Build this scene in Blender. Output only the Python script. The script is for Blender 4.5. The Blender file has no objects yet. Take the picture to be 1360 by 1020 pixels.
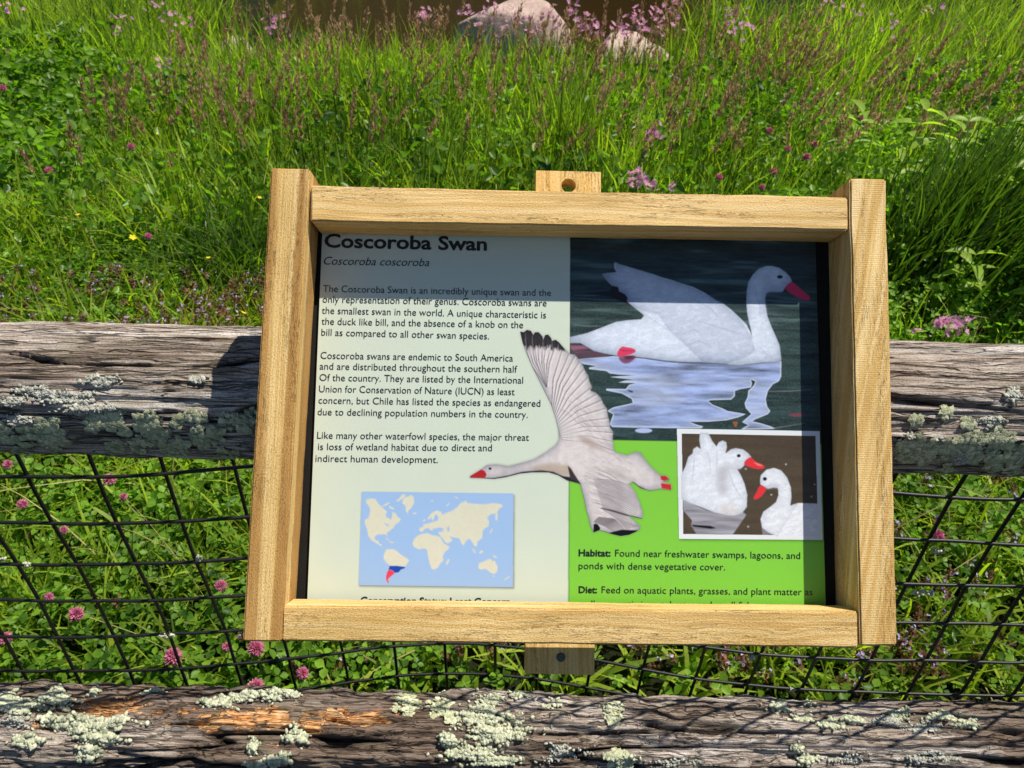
import bpy, bmesh, math, random
import numpy as np
from mathutils import Vector, Matrix
random.seed(7)
RNG = np.random.default_rng(11)
D = bpy.data
SC = bpy.context.scene
COL = SC.collection

# ------------------------------------------------------------------ camera, sky, sun, exposure
PITCH, ROLL, FPX, CX, CY, HC = math.radians(37), math.radians(1.3), 1027.0, 680.0, 510.0, 1.6
FW = np.array([0, math.cos(PITCH), -math.sin(PITCH)])
_up = np.array([0, math.sin(PITCH), math.cos(PITCH)]); _rt = np.array([1.0, 0, 0])
RT = math.cos(ROLL)*_rt + math.sin(ROLL)*_up
UP = -math.sin(ROLL)*_rt + math.cos(ROLL)*_up
EYE = np.array([0, 0, HC])
cam = D.cameras.new('camera'); camo = D.objects.new('camera', cam); COL.objects.link(camo)
cam.sensor_fit = 'HORIZONTAL'; cam.sensor_width = 36; cam.lens = 36*FPX/1360
cam.clip_start = .02; cam.clip_end = 500
cam.dof.use_dof = True; cam.dof.focus_distance = .80; cam.dof.aperture_fstop = 19
camo.matrix_world = Matrix(((RT[0], UP[0], -FW[0], 0), (RT[1], UP[1], -FW[1], 0), (RT[2], UP[2], -FW[2], HC), (0, 0, 0, 1)))
SC.camera = camo

SUN = Vector((.390, .158, .913)).normalized()
w = D.worlds.new('World'); SC.world = w; w.use_nodes = True
nt = w.node_tree; nt.nodes.clear()
sky = nt.nodes.new('ShaderNodeTexSky'); sky.sky_type = 'NISHITA'; sky.sun_disc = False
sky.sun_elevation = math.asin(SUN.z); sky.sun_rotation = math.atan2(SUN.x, SUN.y)
sky.air_density = 1.0; sky.dust_density = .3; sky.ozone_density = 3.5
bg = nt.nodes.new('ShaderNodeBackground'); bg.inputs['Strength'].default_value = .07
wo = nt.nodes.new('ShaderNodeOutputWorld')
nt.links.new(sky.outputs[0], bg.inputs[0]); nt.links.new(bg.outputs[0], wo.inputs[0])
sl = D.lights.new('sun', 'SUN'); sl.energy = 5.0; sl.angle = math.radians(.5); sl.color = (1, .94, .82)
so = D.objects.new('sun', sl); COL.objects.link(so)
so.rotation_euler = SUN.to_track_quat('Z', 'Y').to_euler(); so.location = (2, 1, 6)
SC.view_settings.view_transform = 'Standard'; SC.view_settings.look = 'None'
SC.view_settings.exposure = 0.32; SC.view_settings.gamma = 1; SC.view_settings.use_curve_mapping = False
SC.render.engine = 'CYCLES'
SC.cycles.max_bounces = 8; SC.cycles.transparent_max_bounces = 8; SC.cycles.diffuse_bounces = 3
SC.cycles.sample_clamp_indirect = 6
try: SC.cycles.use_denoising = True
except Exception: pass

# ------------------------------------------------------------------ surveying helpers
def rays(px, py):
    px = np.asarray(px, float); py = np.asarray(py, float)
    d = FW[None] + ((px-CX)/FPX)[..., None]*RT + (-(py-CY)/FPX)[..., None]*UP
    return d/np.linalg.norm(d, axis=-1, keepdims=True)
# plane of the sign's front: tilted back like a lectern
SGC = np.array([.0627, .5833, HC-.4586]); SG_T, SG_Y, SG_R = .7433, .0276, -.0124
def _sign_axes():
    v = np.array([0, math.sin(SG_T), math.cos(SG_T)]); u = np.array([1., 0, 0])
    c, s = math.cos(SG_Y), math.sin(SG_Y); Rz = np.array([[c, -s, 0], [s, c, 0], [0, 0, 1]])
    cr, sr = math.cos(SG_R), math.sin(SG_R)
    U = Rz @ (cr*u + sr*v); V = Rz @ (-sr*u + cr*v)
    return U, V, np.cross(U, V)
SU, SV, SN = _sign_axes()
def sgn(pts, wdep=0.0):
    """photo survey points -> (u,v) on the sign's plane at depth wdep"""
    p = np.atleast_2d(np.asarray(pts, float)); d = rays(p[:, 0], p[:, 1])
    o = SGC + SN*wdep
    t = ((o-EYE) @ SN)/(d @ SN)
    P = EYE + d*t[:, None] - o
    return np.stack([P @ SU, P @ SV], -1)
def at_height(px, py, h):
    d = rays([px], [py])[0]; t = (h-HC)/d[2]
    return EYE + d*t

# ------------------------------------------------------------------ object helpers
def link(o, parent=None):
    COL.objects.link(o)
    if parent is not None: o.parent = parent
    return o
def mesh_np(name, V, F4=None, F3=None, mats=(), midx=None, parent=None, smooth=True, uv=None):
    me = D.meshes.new(name)
    V = np.asarray(V, np.float32)
    f4 = np.zeros((0, 4), np.int32) if F4 is None else np.asarray(F4, np.int32).reshape(-1, 4)
    f3 = np.zeros((0, 3), np.int32) if F3 is None else np.asarray(F3, np.int32).reshape(-1, 3)
    me.vertices.add(len(V)); me.vertices.foreach_set('co', V.ravel())
    nl = f4.size + f3.size; nf = len(f4)+len(f3)
    me.loops.add(nl); me.polygons.add(nf)
    me.loops.foreach_set('vertex_index', np.concatenate([f4.ravel(), f3.ravel()]).astype(np.int32))
    st = np.concatenate([np.arange(len(f4))*4, f4.size+np.arange(len(f3))*3]).astype(np.int32)
    me.polygons.foreach_set('loop_start', st)
    if midx is not None: me.polygons.foreach_set('material_index', np.asarray(midx, np.int32))
    me.polygons.foreach_set('use_smooth', np.full(nf, smooth))
    for m in (mats if isinstance(mats, (list, tuple)) else [mats]): me.materials.append(m)
    me.update(calc_edges=True)
    if uv is not None:
        l = me.uv_layers.new(name='UVMap'); vi = np.concatenate([f4.ravel(), f3.ravel()])
        l.data.foreach_set('uv', np.asarray(uv, np.float32)[vi].ravel())
    o = D.objects.new(name, me); link(o, parent)
    return o
def tag(o, label=None, cat=None, group=None, kind=None):
    if label: o['label'] = label
    if cat: o['category'] = cat
    if group: o['group'] = group
    if kind: o['kind'] = kind
    return o
def empty(name, loc=(0, 0, 0)):
    o = D.objects.new(name, None); o.location = loc; o.empty_display_size = .05; COL.objects.link(o); return o
def copy_tree(o, parent=None):
    c = o.copy(); COL.objects.link(c); c.parent = parent
    for ch in list(o.children): copy_tree(ch, c)
    return c

# noise in numpy
def _h(ix, iy, seed):
    n = (ix.astype(np.int64)*374761393 + iy.astype(np.int64)*668265263 + seed*1442695041) & 0xffffffff
    n = ((n ^ (n >> 13))*1274126177) & 0xffffffff
    return ((n ^ (n >> 16)) & 0xffff)/65535.0
def vnoise(x, y, seed=0):
    x = np.asarray(x, float); y = np.asarray(y, float)
    ix, iy = np.floor(x), np.floor(y); fx, fy = x-ix, y-iy
    fx = fx*fx*(3-2*fx); fy = fy*fy*(3-2*fy)
    a = _h(ix, iy, seed); b = _h(ix+1, iy, seed); c = _h(ix, iy+1, seed); d = _h(ix+1, iy+1, seed)
    return (a*(1-fx)+b*fx)*(1-fy) + (c*(1-fx)+d*fx)*fy
def fbm(x, y, seed=0, oct=4, gain=.5):
    s = 0; a = 1; t = 0
    for k in range(oct):
        s = s + a*vnoise(x*2**k+17.3*k, y*2**k+5.1*k, seed+k); t += a; a *= gain
    return s/t
def sstep(a, b, x):
    t = np.clip((x-a)/(b-a), 0, 1); return t*t*(3-2*t)

# ------------------------------------------------------------------ materials
class NB:
    def __init__(s, name):
        s.m = D.materials.new(name); s.m.use_nodes = True; s.t = s.m.node_tree; s.t.nodes.clear()
        s.out = s.t.nodes.new('ShaderNodeOutputMaterial')
    def n(s, typ, **kw):
        nd = s.t.nodes.new('ShaderNode'+typ)
        for k, v in kw.items():
            if k[0] == '_': setattr(nd, k[1:], v)
            else:
                key = {'i0': 0, 'i1': 1, 'i2': 2}.get(k, k.replace('__', ' '))
                if hasattr(v, 'is_output'): s.t.links.new(v, nd.inputs[key])
                else: nd.inputs[key].default_value = v
        return nd
    def ramp(s, fac, stops):
        r = s.n('ValToRGB'); s.t.links.new(fac, r.inputs[0]); e = r.color_ramp.elements
        while len(e) < len(stops): e.new(.5)
        for q, (p, c) in zip(e, stops): q.position = p; q.color = (*c, 1) if len(c) == 3 else c
        return r.outputs[0]
    def mix(s, fac, a, b, mode='MIX'):
        r = s.n('Mix', _data_type='RGBA', _blend_type=mode)
        for k, v in ((0, fac), (6, a), (7, b)):
            if hasattr(v, 'is_output'): s.t.links.new(v, r.inputs[k])
            else: r.inputs[k].default_value = v if not isinstance(v, tuple) or len(v) == 4 else (*v, 1)
        return r.outputs[2]
    def math(s, op, a, b=0.0):
        return s.n('Math', _operation=op, i0=a, i1=b).outputs[0]
    def mapped(s, vec, scale=(1, 1, 1), loc=(0, 0, 0), rot=(0, 0, 0)):
        m = s.n('Mapping', Vector=vec); m.inputs['Scale'].default_value = scale
        m.inputs['Location'].default_value = loc; m.inputs['Rotation'].default_value = rot
        return m.outputs[0]
    def noise(s, vec, scale, detail=4, rough=.55, dist=0):
        return s.n('TexNoise', Vector=vec, Scale=scale, Detail=detail, Roughness=rough, Distortion=dist).outputs[0]
    def bsdf(s, color, rough=.6, spec=.4, bump=None, strength=.3, dist=.001, **kw):
        b = s.n('BsdfPrincipled')
        for k, v in (('Base Color', color), ('Roughness', rough), ('Specular IOR Level', spec)):
            if hasattr(v, 'is_output'): s.t.links.new(v, b.inputs[k])
            else: b.inputs[k].default_value = (*v, 1) if isinstance(v, tuple) and len(v) == 3 else v
        if bump is not None:
            bn = s.n('Bump', Height=bump, Strength=strength, Distance=dist); s.t.links.new(bn.outputs[0], b.inputs['Normal'])
        s.b = b
        return b
    def done(s, sh=None):
        sh = sh or s.b
        s.t.links.new(sh.outputs[0], s.out.inputs[0]); return s.m

def leaf_mat(name, dark, light, trans, rough=.45, tfac=.5, scale=1.0):
    """thin foliage: diffuse + a little gloss + light passing through, tone differing leaf by leaf"""
    B = NB(name); g = B.n('NewGeometry'); rnd = g.outputs['Random Per Island']
    pos = B.n('TexCoord').outputs['Object']
    big = B.noise(pos, 1.3*scale, 2)
    f = B.math('ADD', B.math('MULTIPLY', rnd, .75), B.math('MULTIPLY', B.math('SUBTRACT', big, .5), 1.1))
    f = B.math('ADD', f, .12)
    col = B.ramp(f, [(0, dark), (.5, tuple((a+b)/2 for a, b in zip(dark, light))), (1, light)])
    vein = B.noise(pos, 90, 2)
    col = B.mix(.35, col, B.ramp(vein, [(.3, (.55, .55, .55)), (.7, (1.25, 1.25, 1.25))]), 'MULTIPLY')
    B.bsdf(col, rough, .22)
    tr = B.n('BsdfTranslucent', Color=B.mix(1, col, trans, 'MULTIPLY'))
    ms = B.n('MixShader', Fac=tfac); B.t.links.new(B.b.outputs[0], ms.inputs[1]); B.t.links.new(tr.outputs[0], ms.inputs[2])
    return B.done(ms)

def pine_mat(name, kind, tint=(1, 1, 1)):
    """sawn pine; uv in metres: x along the board, y across; kind sets the figure of the growth rings"""
    B = NB(name); tc = B.n('TexCoord'); uv = tc.outputs['UV']; sep = B.n('SeparateXYZ', Vector=uv)
    X, Y = sep.outputs[0], sep.outputs[1]
    def rings(slope, warp, wsx, wsy, fx, fy, det=1.5):
        wv = B.noise(B.mapped(uv, (wsx, wsy, 1)), 1, 2, .5)
        y = B.math('ADD', B.math('ADD', Y, B.math('MULTIPLY', X, slope)), B.math('MULTIPLY', wv, warp))
        return B.noise(B.n('CombineXYZ', X=B.math('MULTIPLY', X, fx), Y=B.math('MULTIPLY', y, fy)).outputs[0], 1, det, .55)
    if kind == 'stripe': ring = rings(-.012, .010, 2.2, 14, .9, 150, 2)
    elif kind == 'diag': ring = rings(-.24, .030, 3, 9, .3, 60, 1)
    elif kind == 'wavy': ring = rings(.0, .030, 9, 16, 1.5, 120, 2)
    else: ring = rings(.01, .030, 4, 12, .8, 110, 2)
    T = lambda a: tuple(p*q for p, q in zip(a, tint))
    c = B.ramp(ring, [(.34, T((.86, .66, .345))), (.455, T((.80, .585, .27))), (.50, T((.70, .46, .17))), (.545, T((.76, .53, .21))), (.60, T((.85, .645, .325))), (.68, T((.68, .44, .155)))])
    if kind == 'stripe':                                   # broad brown bands of late wood
        bd = rings(-.012, .006, 1.5, 10, .35, 62, .5)
        c = B.mix(B.ramp(bd, [(.48, (0, 0, 0)), (.54, (.85, .85, .85))]), c, T((.46, .25, .075)))
    if kind == 'diag':
        bd = rings(-.24, .034, 2.5, 8, .2, 42, .5)
        c = B.mix(B.ramp(bd, [(.49, (0, 0, 0)), (.52, (.7, .7, .7)), (.60, (.15, .15, .15))]), c, T((.60, .37, .12)))
    if kind == 'wavy':
        wv = B.noise(B.mapped(uv, (24, 2, 1)), 1, 2, .5)
        yy = B.math('ADD', Y, B.math('MULTIPLY', wv, .010))
        lo = B.n('MapRange', Value=yy); lo.inputs[1].default_value = WAVY_Y+.004; lo.inputs[2].default_value = WAVY_Y-.002
        c = B.mix(B.math('MULTIPLY', lo.outputs[0], .62), c, T((.34, .165, .055)))
    fib = B.noise(B.mapped(uv, (22, 1100, 1)), 1, 4, .7)
    c = B.mix(.6, c, B.ramp(fib, [(.30, (.74, .69, .60)), (.55, (1.05, 1.05, 1.05))]), 'MULTIPLY')
    pores = B.noise(B.mapped(uv, (520, 820, 1)), 1, 3, .75)
    c = B.mix(.75 if kind in ('stripe', 'wavy') else .45, c, B.ramp(pores, [(.38, (.55, .48, .38)), (.5, (1.06, 1.06, 1.06))]), 'MULTIPLY')
    blot = B.noise(B.mapped(uv, (6, 22, 1)), 1, 4, .6)
    c = B.mix(.8, c, B.ramp(blot, [(.35, (.82, .78, .68)), (.62, (1.08, 1.08, 1.1))]), 'MULTIPLY')
    vo = B.n('TexVoronoi', Vector=B.mapped(uv, (6, 17, 1)), Scale=1.3, Randomness=1.0)
    kn = B.ramp(vo.outputs['Distance'], [(.0, (1, 1, 1)), (.03, (1, 1, 1)), (.07, (0, 0, 0))])
    kb = B.ramp(B.noise(B.mapped(uv, (300, 300, 1)), 1, 3), [(.45, (0, 0, 0)), (.6, (1, 1, 1))])
    c = B.mix(B.math('MULTIPLY', B.math('MULTIPLY', kn, kb), .8), c, (.13, .055, .02))
    chk = B.noise(B.mapped(uv, (70, 620, 1), (3, 7, 0)), 1, 4, .8, 1.2)
    pat = B.ramp(B.noise(B.mapped(uv, (7, 60, 1), (1, 2, 0)), 1, 2), [(.5, (0, 0, 0)), (.62, (1, 1, 1))])
    ck = B.math('MULTIPLY', B.ramp(chk, [(.0, (1, 1, 1)), (.40, (1, 1, 1)), (.44, (0, 0, 0))]), pat)
    c = B.mix(B.math('MULTIPLY', ck, .5), c, (.24, .12, .04))
    saw = B.n('TexWave', _bands_direction='X', Vector=uv, Scale=150, Distortion=1.0).outputs[1] if kind == 'diag' else pores
    h = B.math('ADD', B.math('ADD', B.math('MULTIPLY', fib, .7), B.math('MULTIPLY', pores, 1.0)), B.math('ADD', B.math('MULTIPLY', ck, -2.0), B.math('MULTIPLY', saw, .15)))
    B.bsdf(c, .68, .2, h, .8, .0009)
    return B.done()
WAVY_Y = 0.0

def simple(name, col, rough=.6, spec=.4, nscale=60, amt=.25, bump=.2, metal=0):
    B = NB(name); p = B.n('TexCoord').outputs['Object']; n = B.noise(p, nscale, 4)
    c = B.mix(amt, col, B.ramp(n, [(.3, tuple(x*.5 for x in col)), (.7, tuple(min(1, x*1.4) for x in col))]))
    B.bsdf(c, rough, spec, n, bump, .001); B.b.inputs['Metallic'].default_value = metal
    return B.done()

M = {}
M['pine_left'] = pine_mat('pine_striped', 'stripe', (1, .97, .92))
M['pine_right'] = pine_mat('pine_diagonal_figure', 'diag', (1, .98, .95))
M['pine_top'] = pine_mat('pine_plain', 'plain', (1.04, 1, .98))
WAVY_Y = sgn([(750, 850)])[0][1]+6*.11
M['pine_bottom'] = pine_mat('pine_wavy', 'wavy', (.98, .95, .9))
M['pine_batten'] = pine_mat('pine_batten', 'plain', (1.08, 1.0, .85))  # warm tint puts bounced light into the colour of the shaded batten
M['black'] = simple('black_backing', (.012, .011, .010), .75, .2)
M['hole_dark'] = simple('dark_hole_disc', (.10, .09, .08), .45, .5, metal=.8)

# ------------------------------------------------------------------ ground, pond
def ground_z(x, y):
    x = np.asarray(x, float); y = np.asarray(y, float)
    z = .05*(fbm(x*.8, y*.8, 5, 3)-.5) + .02*(fbm(x*6, y*6, 6, 2)-.5)
    pond = sstep(0, 1, 1-np.sqrt(((x+.1)/3.3)**2+((y-9.0)/2.9)**2)/1.0)
    z = z - .9*pond
    z = z + 5.5*sstep(11.3, 18, y)                         # unseen far bank, raised so the pond mirrors a dark slope
    return z
xs = np.concatenate([np.linspace(-60, -4.2, 24), np.linspace(-4, 4, 121), np.linspace(4.2, 60, 24)])
ys = np.concatenate([np.linspace(-20, .4, 14), np.linspace(.5, 11, 150), np.linspace(11.4, 120, 30)])
gx, gy = np.meshgrid(xs, ys); gz = ground_z(gx, gy)
def grid_faces(nx, ny):
    i = np.arange(nx*ny).reshape(ny, nx)
    return np.stack([i[:-1, :-1], i[:-1, 1:], i[1:, 1:], i[1:, :-1]], -1).reshape(-1, 4)
B = NB('soil_and_thatch'); p = B.n('TexCoord').outputs['Object']
n1 = B.noise(p, 6, 5, .6); n2 = B.noise(p, 70, 5, .7)
c = B.ramp(n1, [(.3, (.010, .014, .005)), (.55, (.018, .022, .008)), (.75, (.035, .026, .016))])
c = B.mix(.6, c, B.ramp(n2, [(.35, (.4, .4, .4)), (.65, (1.5, 1.4, 1.2))]), 'MULTIPLY')
B.bsdf(c, .95, .1, n2, .9, .02); M['soil'] = B.done()
tag(mesh_np('ground', np.stack([gx, gy, gz], -1).reshape(-1, 3), grid_faces(len(xs), len(ys)), mats=M['soil']), kind='structure')
B = NB('pond_water'); p = B.n('TexCoord').outputs['Object']
n = B.noise(B.mapped(p, (3, 9, 1)), 2, 4, .6)
B.bsdf((.030, .018, .006), .10, .4, n, .25, .02); M['water'] = B.done()
tag(mesh_np('pond_water', [(-3.8, 5.9, -.14), (3.6, 5.9, -.14), (3.6, 12.2, -.14), (-3.8, 12.2, -.14)], [(0, 1, 2, 3)], mats=M['water']), kind='structure')

# ------------------------------------------------------------------ boulders at the water's edge
B = NB('pink_granite'); p = B.n('TexCoord').outputs['Object']
n1 = B.noise(p, 3, 5, .6); n2 = B.noise(p, 45, 4, .7)
c = B.ramp(n1, [(.3, (.34, .24, .21)), (.55, (.55, .41, .35)), (.75, (.46, .38, .34))])
c = B.mix(.5, c, B.ramp(n2, [(.35, (.5, .48, .46)), (.65, (1.25, 1.25, 1.25))]), 'MULTIPLY')
B.bsdf(c, .85, .25, B.math('ADD', n1, B.math('MULTIPLY', n2, .4)), .8, .03); M['granite'] = B.done()
def boulder(loc, dims, seed, label):
    bm = bmesh.new(); bmesh.ops.create_icosphere(bm, subdivisions=5, radius=1)
    co = np.array([v.co[:] for v in bm.verts])
    rr = np.random.default_rng(seed)
    for _ in range(16):                                   # flat worn faces
        d = rr.normal(size=3); d /= np.linalg.norm(d); k = rr.uniform(.72, .92)
        s = co @ d; co = co - np.outer(np.maximum(0, s-k)*.85, d)
    a = fbm(co[:, 0]*2.3+seed, co[:, 1]*2.3+co[:, 2]*1.7, seed, 5)
    co = co*(1+.16*(a-.5))[:, None]*np.array(dims)
    for v, c_ in zip(bm.verts, co): v.co = c_
    me = D.meshes.new('boulder'); bm.to_mesh(me); bm.free(); me.materials.append(M['granite'])
    me.polygons.foreach_set('use_smooth', [True]*len(me.polygons))
    o = D.objects.new('boulder', me); COL.objects.link(o); o.location = loc; o.rotation_euler = (0, 0, seed)
    tag(o, label, 'boulder', 'boulders along the pond edge')
boulder((-.04, 6.0, .07), (.46, .38, .46), 3, 'broad pinkish granite boulder standing highest at the pond edge')
boulder((.86, 6.25, -.05), (.46, .36, .28), 8, 'low pink boulder half hidden behind the pink flowers right of centre')
boulder((-2.05, 5.95, -.05), (.20, .20, .26), 12, 'small pale boulder beside the dark water at the left bank')
boulder((2.9, 9.6, -.05), (.6, .5, .6), 17, 'grey boulder on the far right bank of the pond')

# ------------------------------------------------------------------ split rails
RAILS = {}
RAIL_BASE = {'upper': dict(y=.735, z=HC-.575, r=.0775, seed=21, sx=.0), 'lower': dict(y=.745, z=HC-1.402, r=.088, seed=47, sx=.0)}
def rail_radius(k, x, ph):
    """distance of the bark from the rail's axis at length x and angle ph (0 = towards the camera side, 90 deg = up)"""
    q = RAIL_BASE[k]; R, sd = q['r'], q['seed']; t = ph*R
    r = R*(1+.020*np.cos(2*ph-.9+sd) + .025*np.cos(3*ph+x*.8+sd))
    r = r + .012*(fbm(x*2.2, t*5, sd, 3)-.5) + (.014 if k == 'lower' else .003)*(fbm(x*9, t*16, sd+11, 3)-.5)
    wx = x + .02*fbm(x*5, t*14, sd+3, 2); wt = t + .012*(fbm(x*4, t*4, sd+9, 3)-.5)
    g = fbm(wx*9, wt*190, sd+1, 3, .6)
    g2 = fbm(wx*4, wt*70, sd+2, 2)
    c = np.abs(fbm(wx*2.6, wt*36, sd+4, 2)-.5)*2
    crack = 1-sstep(.0, .085, c)
    cm = sstep(.42, .62, fbm(x*3, t*9, sd+6, 2)); crack = crack*(.25+.75*cm)
    c2 = np.abs(fbm(wx*5, wt*95, sd+5, 2)-.5)*2
    crack2 = (1-sstep(0, .10, c2))*.6
    chunk = (.010 if k == 'lower' else .004)*(fbm(x*22, t*40, sd+7, 3)-.5)
    amp = 2.1 if k == 'lower' else 1.1
    r = r + amp*(.0042*(g-.5) + .007*(g2-.5) + chunk) - .0085*amp*crack - .0035*crack2
    return r, np.clip(crack+.75*crack2, 0, 1), g
def rail_point(k, x, ph):
    q = RAIL_BASE[k]; r, cr, g = rail_radius(k, x, ph)
    return np.stack([x, q['y']-r*np.cos(ph), q['z']+r*np.sin(ph)], -1), cr, g
def rail_hit(k, px, py):
    """survey: photo point on the rail -> (x, ph)"""
    q = RAIL_BASE[k]; d = rays(px, py)
    oy, oz = -q['y'], HC-q['z']
    a = d[:, 1]**2+d[:, 2]**2; b = oy*d[:, 1]+oz*d[:, 2]; c_ = oy**2+oz**2-(q['r'])**2
    disc = b*b-a*c_; ok = disc > 0
    t = (-b-np.sqrt(np.maximum(disc, 0)))/a
    P = EYE+d*t[:, None]
    return P[:, 0], np.arctan2(P[:, 2]-q['z'], -(P[:, 1]-q['y'])), ok

B = NB('weathered_rail_wood'); tc = B.n('TexCoord'); p = tc.outputs['Object']
at = B.n('Attribute', _attribute_name='wear').outputs['Color']; sp = B.n('SeparateColor', Color=at)
crk, rot_, dark_ = sp.outputs[0], sp.outputs[1], sp.outputs[2]
g1 = B.noise(B.mapped(p, (7, 210, 210)), 1, 6, .75)
g2 = B.noise(B.mapped(p, (2.5, 22, 22)), 1, 4, .6)
c = B.ramp(g1, [(.30, (.05, .04, .034)), (.42, (.27, .22, .185)), (.52, (.57, .52, .47)), (.66, (.79, .755, .71))])
c = B.mix(.8, c, B.ramp(g2, [(.32, (.55, .45, .38)), (.48, (.95, .86, .79)), (.62, (1.1, 1.1, 1.13))]), 'MULTIPLY')
# fine drying checks: thin dark lines along the grain
def check(sx, sy, off, wd, wob_):
    w1 = B.noise(B.mapped(p, (12, 30, 30), (off, 0, off)), 1, 3)
    v = B.n('VectorMath', _operation='ADD'); B.t.links.new(B.mapped(p, (sx, sy, sy), (off, off, 0)), v.inputs[0])
    B.t.links.new(B.n('CombineXYZ', Y=B.math('MULTIPLY', w1, wob_), Z=B.math('MULTIPLY', w1, wob_)).outputs[0], v.inputs[1])
    n = B.noise(v.outputs[0], 1, 1.5, .5)
    a = B.math('ABSOLUTE', B.math('SUBTRACT', n, .5))
    return B.ramp(a, [(0, (1, 1, 1)), (wd, (0, 0, 0))])
k1 = check(3.2, 75, 3.1, .022, 1.2); k2 = check(6, 140, 8.7, .030, 1.5)
kk = B.math('MAXIMUM', k1, B.math('MULTIPLY', k2, .75))
sp1 = B.noise(p, 420, 3, .7)
c = B.mix(.5, c, B.ramp(sp1, [(.38, (.42, .39, .37)), (.53, (1.15, 1.15, 1.15))]), 'MULTIPLY')
c = B.mix(dark_, c, B.mix(.8, c, B.mix(g2, (.05, .03, .02), (.20, .12, .08))))
tan = B.noise(B.mapped(p, (30, 120, 120)), 1, 4, .7)
c = B.mix(rot_, c, B.ramp(tan, [(.35, (.20, .07, .025)), (.48, (.70, .33, .12)), (.62, (.88, .56, .30))]))
alg = B.ramp(B.noise(p, 16, 4, .65), [(.52, (0, 0, 0)), (.66, (1, 1, 1))])
c = B.mix(B.math('MULTIPLY', alg, .35), c, (.22, .20, .12))
c = B.mix(B.math('MULTIPLY', B.math('MAXIMUM', crk, B.math('MULTIPLY', kk, .85)), .95), c, (.012, .009, .007))
h = B.math('ADD', B.math('ADD', g1, B.math('MULTIPLY', sp1, .3)), B.math('MULTIPLY', kk, -1.3))
B.bsdf(c, .9, .12, h, 1.0, .0034); M['rail'] = B.done()

fence = empty('split_rail_fence', (0, .74, 0))
tag(fence, 'weathered grey split rail fence of two lichen covered rails carrying the framed sign', 'fence')
def build_rail(k):
    nx, nph = 1150, 190
    x = np.linspace(-1.55, 1.55, nx)
    u = np.linspace(0, 1, nph); ph = np.radians(-95 + 255*u)
    X, PH = np.meshgrid(x, ph)
    P, cr, g = rail_point(k, X, PH)
    q = RAIL_BASE[k]; T = PH*q['r']
    rot = np.zeros_like(X); dk = np.zeros_like(X)
    if k == 'lower':
        dk = .25+.7*sstep(.42, .6, fbm(X*3, T*12, 91, 3))
        for (a, b, w_, h_) in ((152, 938, 75, 12), (340, 957, 100, 16), (470, 950, 60, 9), (60, 962, 30, 8)):
            hx, hp, ok = rail_hit(k, [a], [b]); d = np.sqrt(((X-hx[0])/(w_/FPX*1.35))**2+((PH-hp[0])*q['r']/(h_/FPX*1.9))**2)
            d = d + 2.2*(fbm(X*45, T*160, 71, 4)-.5)
            rot = np.maximum(rot, 1-sstep(.7, .8, d))
        r_in = rot*.004
        P[..., 1] += r_in*np.cos(PH); P[..., 2] -= r_in*np.sin(PH)
    else:
        dk = .35*sstep(.5, .65, fbm(X*3, T*12, 92, 3))
    # closing ring at the back so the log is a closed body
    V = P.reshape(-1, 3); F = grid_faces(nx, nph)
    i = np.arange(nx); last = (nph-1)*nx
    bot = np.stack([i[:-1]+last, i[1:]+last, i[1:], i[:-1]], -1)
    F = np.concatenate([F[:, ::1], bot])
    o = mesh_np('rail', V, F, mats=M['rail'], parent=fence); o.location = -fence.location
    me = o.data; ca = me.color_attributes.new('wear', 'FLOAT_COLOR', 'POINT')
    A = np.ones((V.shape[0], 4), np.float32)
    A[:, 0] = (cr*(1-rot*.7)).ravel(); A[:, 1] = rot.ravel(); A[:, 2] = dk.ravel()
    ca.data.foreach_set('color', A.ravel())
    me.update()
    return o
RAILS['upper'] = build_rail('upper'); RAILS['upper']['label'] = 'upper rail, grey and cracked with green lichen low on its face'
RAILS['lower'] = build_rail('lower'); RAILS['lower']['label'] = 'lower rail, dark and rotting with thick pale lichen crusts'

# ------------------------------------------------------------------ lichen
def lichen_mat(name, a, b_, c_):
    B = NB(name); p = B.n('TexCoord').outputs['Object']; n = B.noise(p, 60, 4, .7); f = B.noise(p, 700, 3, .7)
    r = B.n('NewGeometry').outputs['Random Per Island']
    c = B.ramp(B.math('ADD', B.math('MULTIPLY', r, .5), B.math('MULTIPLY', n, .5)), [(.25, a), (.5, b_), (.75, c_)])
    c = B.mix(.5, c, B.ramp(f, [(.35, (.6, .6, .6)), (.6, (1.15, 1.15, 1.15))]), 'MULTIPLY')
    B.bsdf(c, .95, .08, f, .8, .0012); return B.done()
M['lichen_pale'] = lichen_mat('lichen_pale_crust', (.30, .32, .22), (.52, .54, .38), (.66, .67, .50))
M['lichen_green'] = lichen_mat('lichen_grey_green', (.32, .34, .20), (.52, .54, .34), (.70, .71, .48))
M['lichen_grey'] = lichen_mat('lichen_grey', (.26, .26, .23), (.42, .42, .36), (.58, .58, .50))
_ico = bmesh.new(); bmesh.ops.create_icosphere(_ico, subdivisions=2, radius=1)
ICO_V = np.array([v.co[:] for v in _ico.verts]); ICO_F = np.array([[v.index for v in f.verts] for f in _ico.faces]); _ico.free()
def basis_from_normal(N, ang):
    a = np.where(np.abs(N[:, 2:3]) < .9, np.array([[0, 0, 1.]]), np.array([[1., 0, 0]]))
    T = np.cross(a, N); T /= np.linalg.norm(T, axis=1, keepdims=True); Bv = np.cross(N, T)
    c, s = np.cos(ang)[:, None], np.sin(ang)[:, None]
    return T*c+Bv*s, Bv*c-T*s
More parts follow.
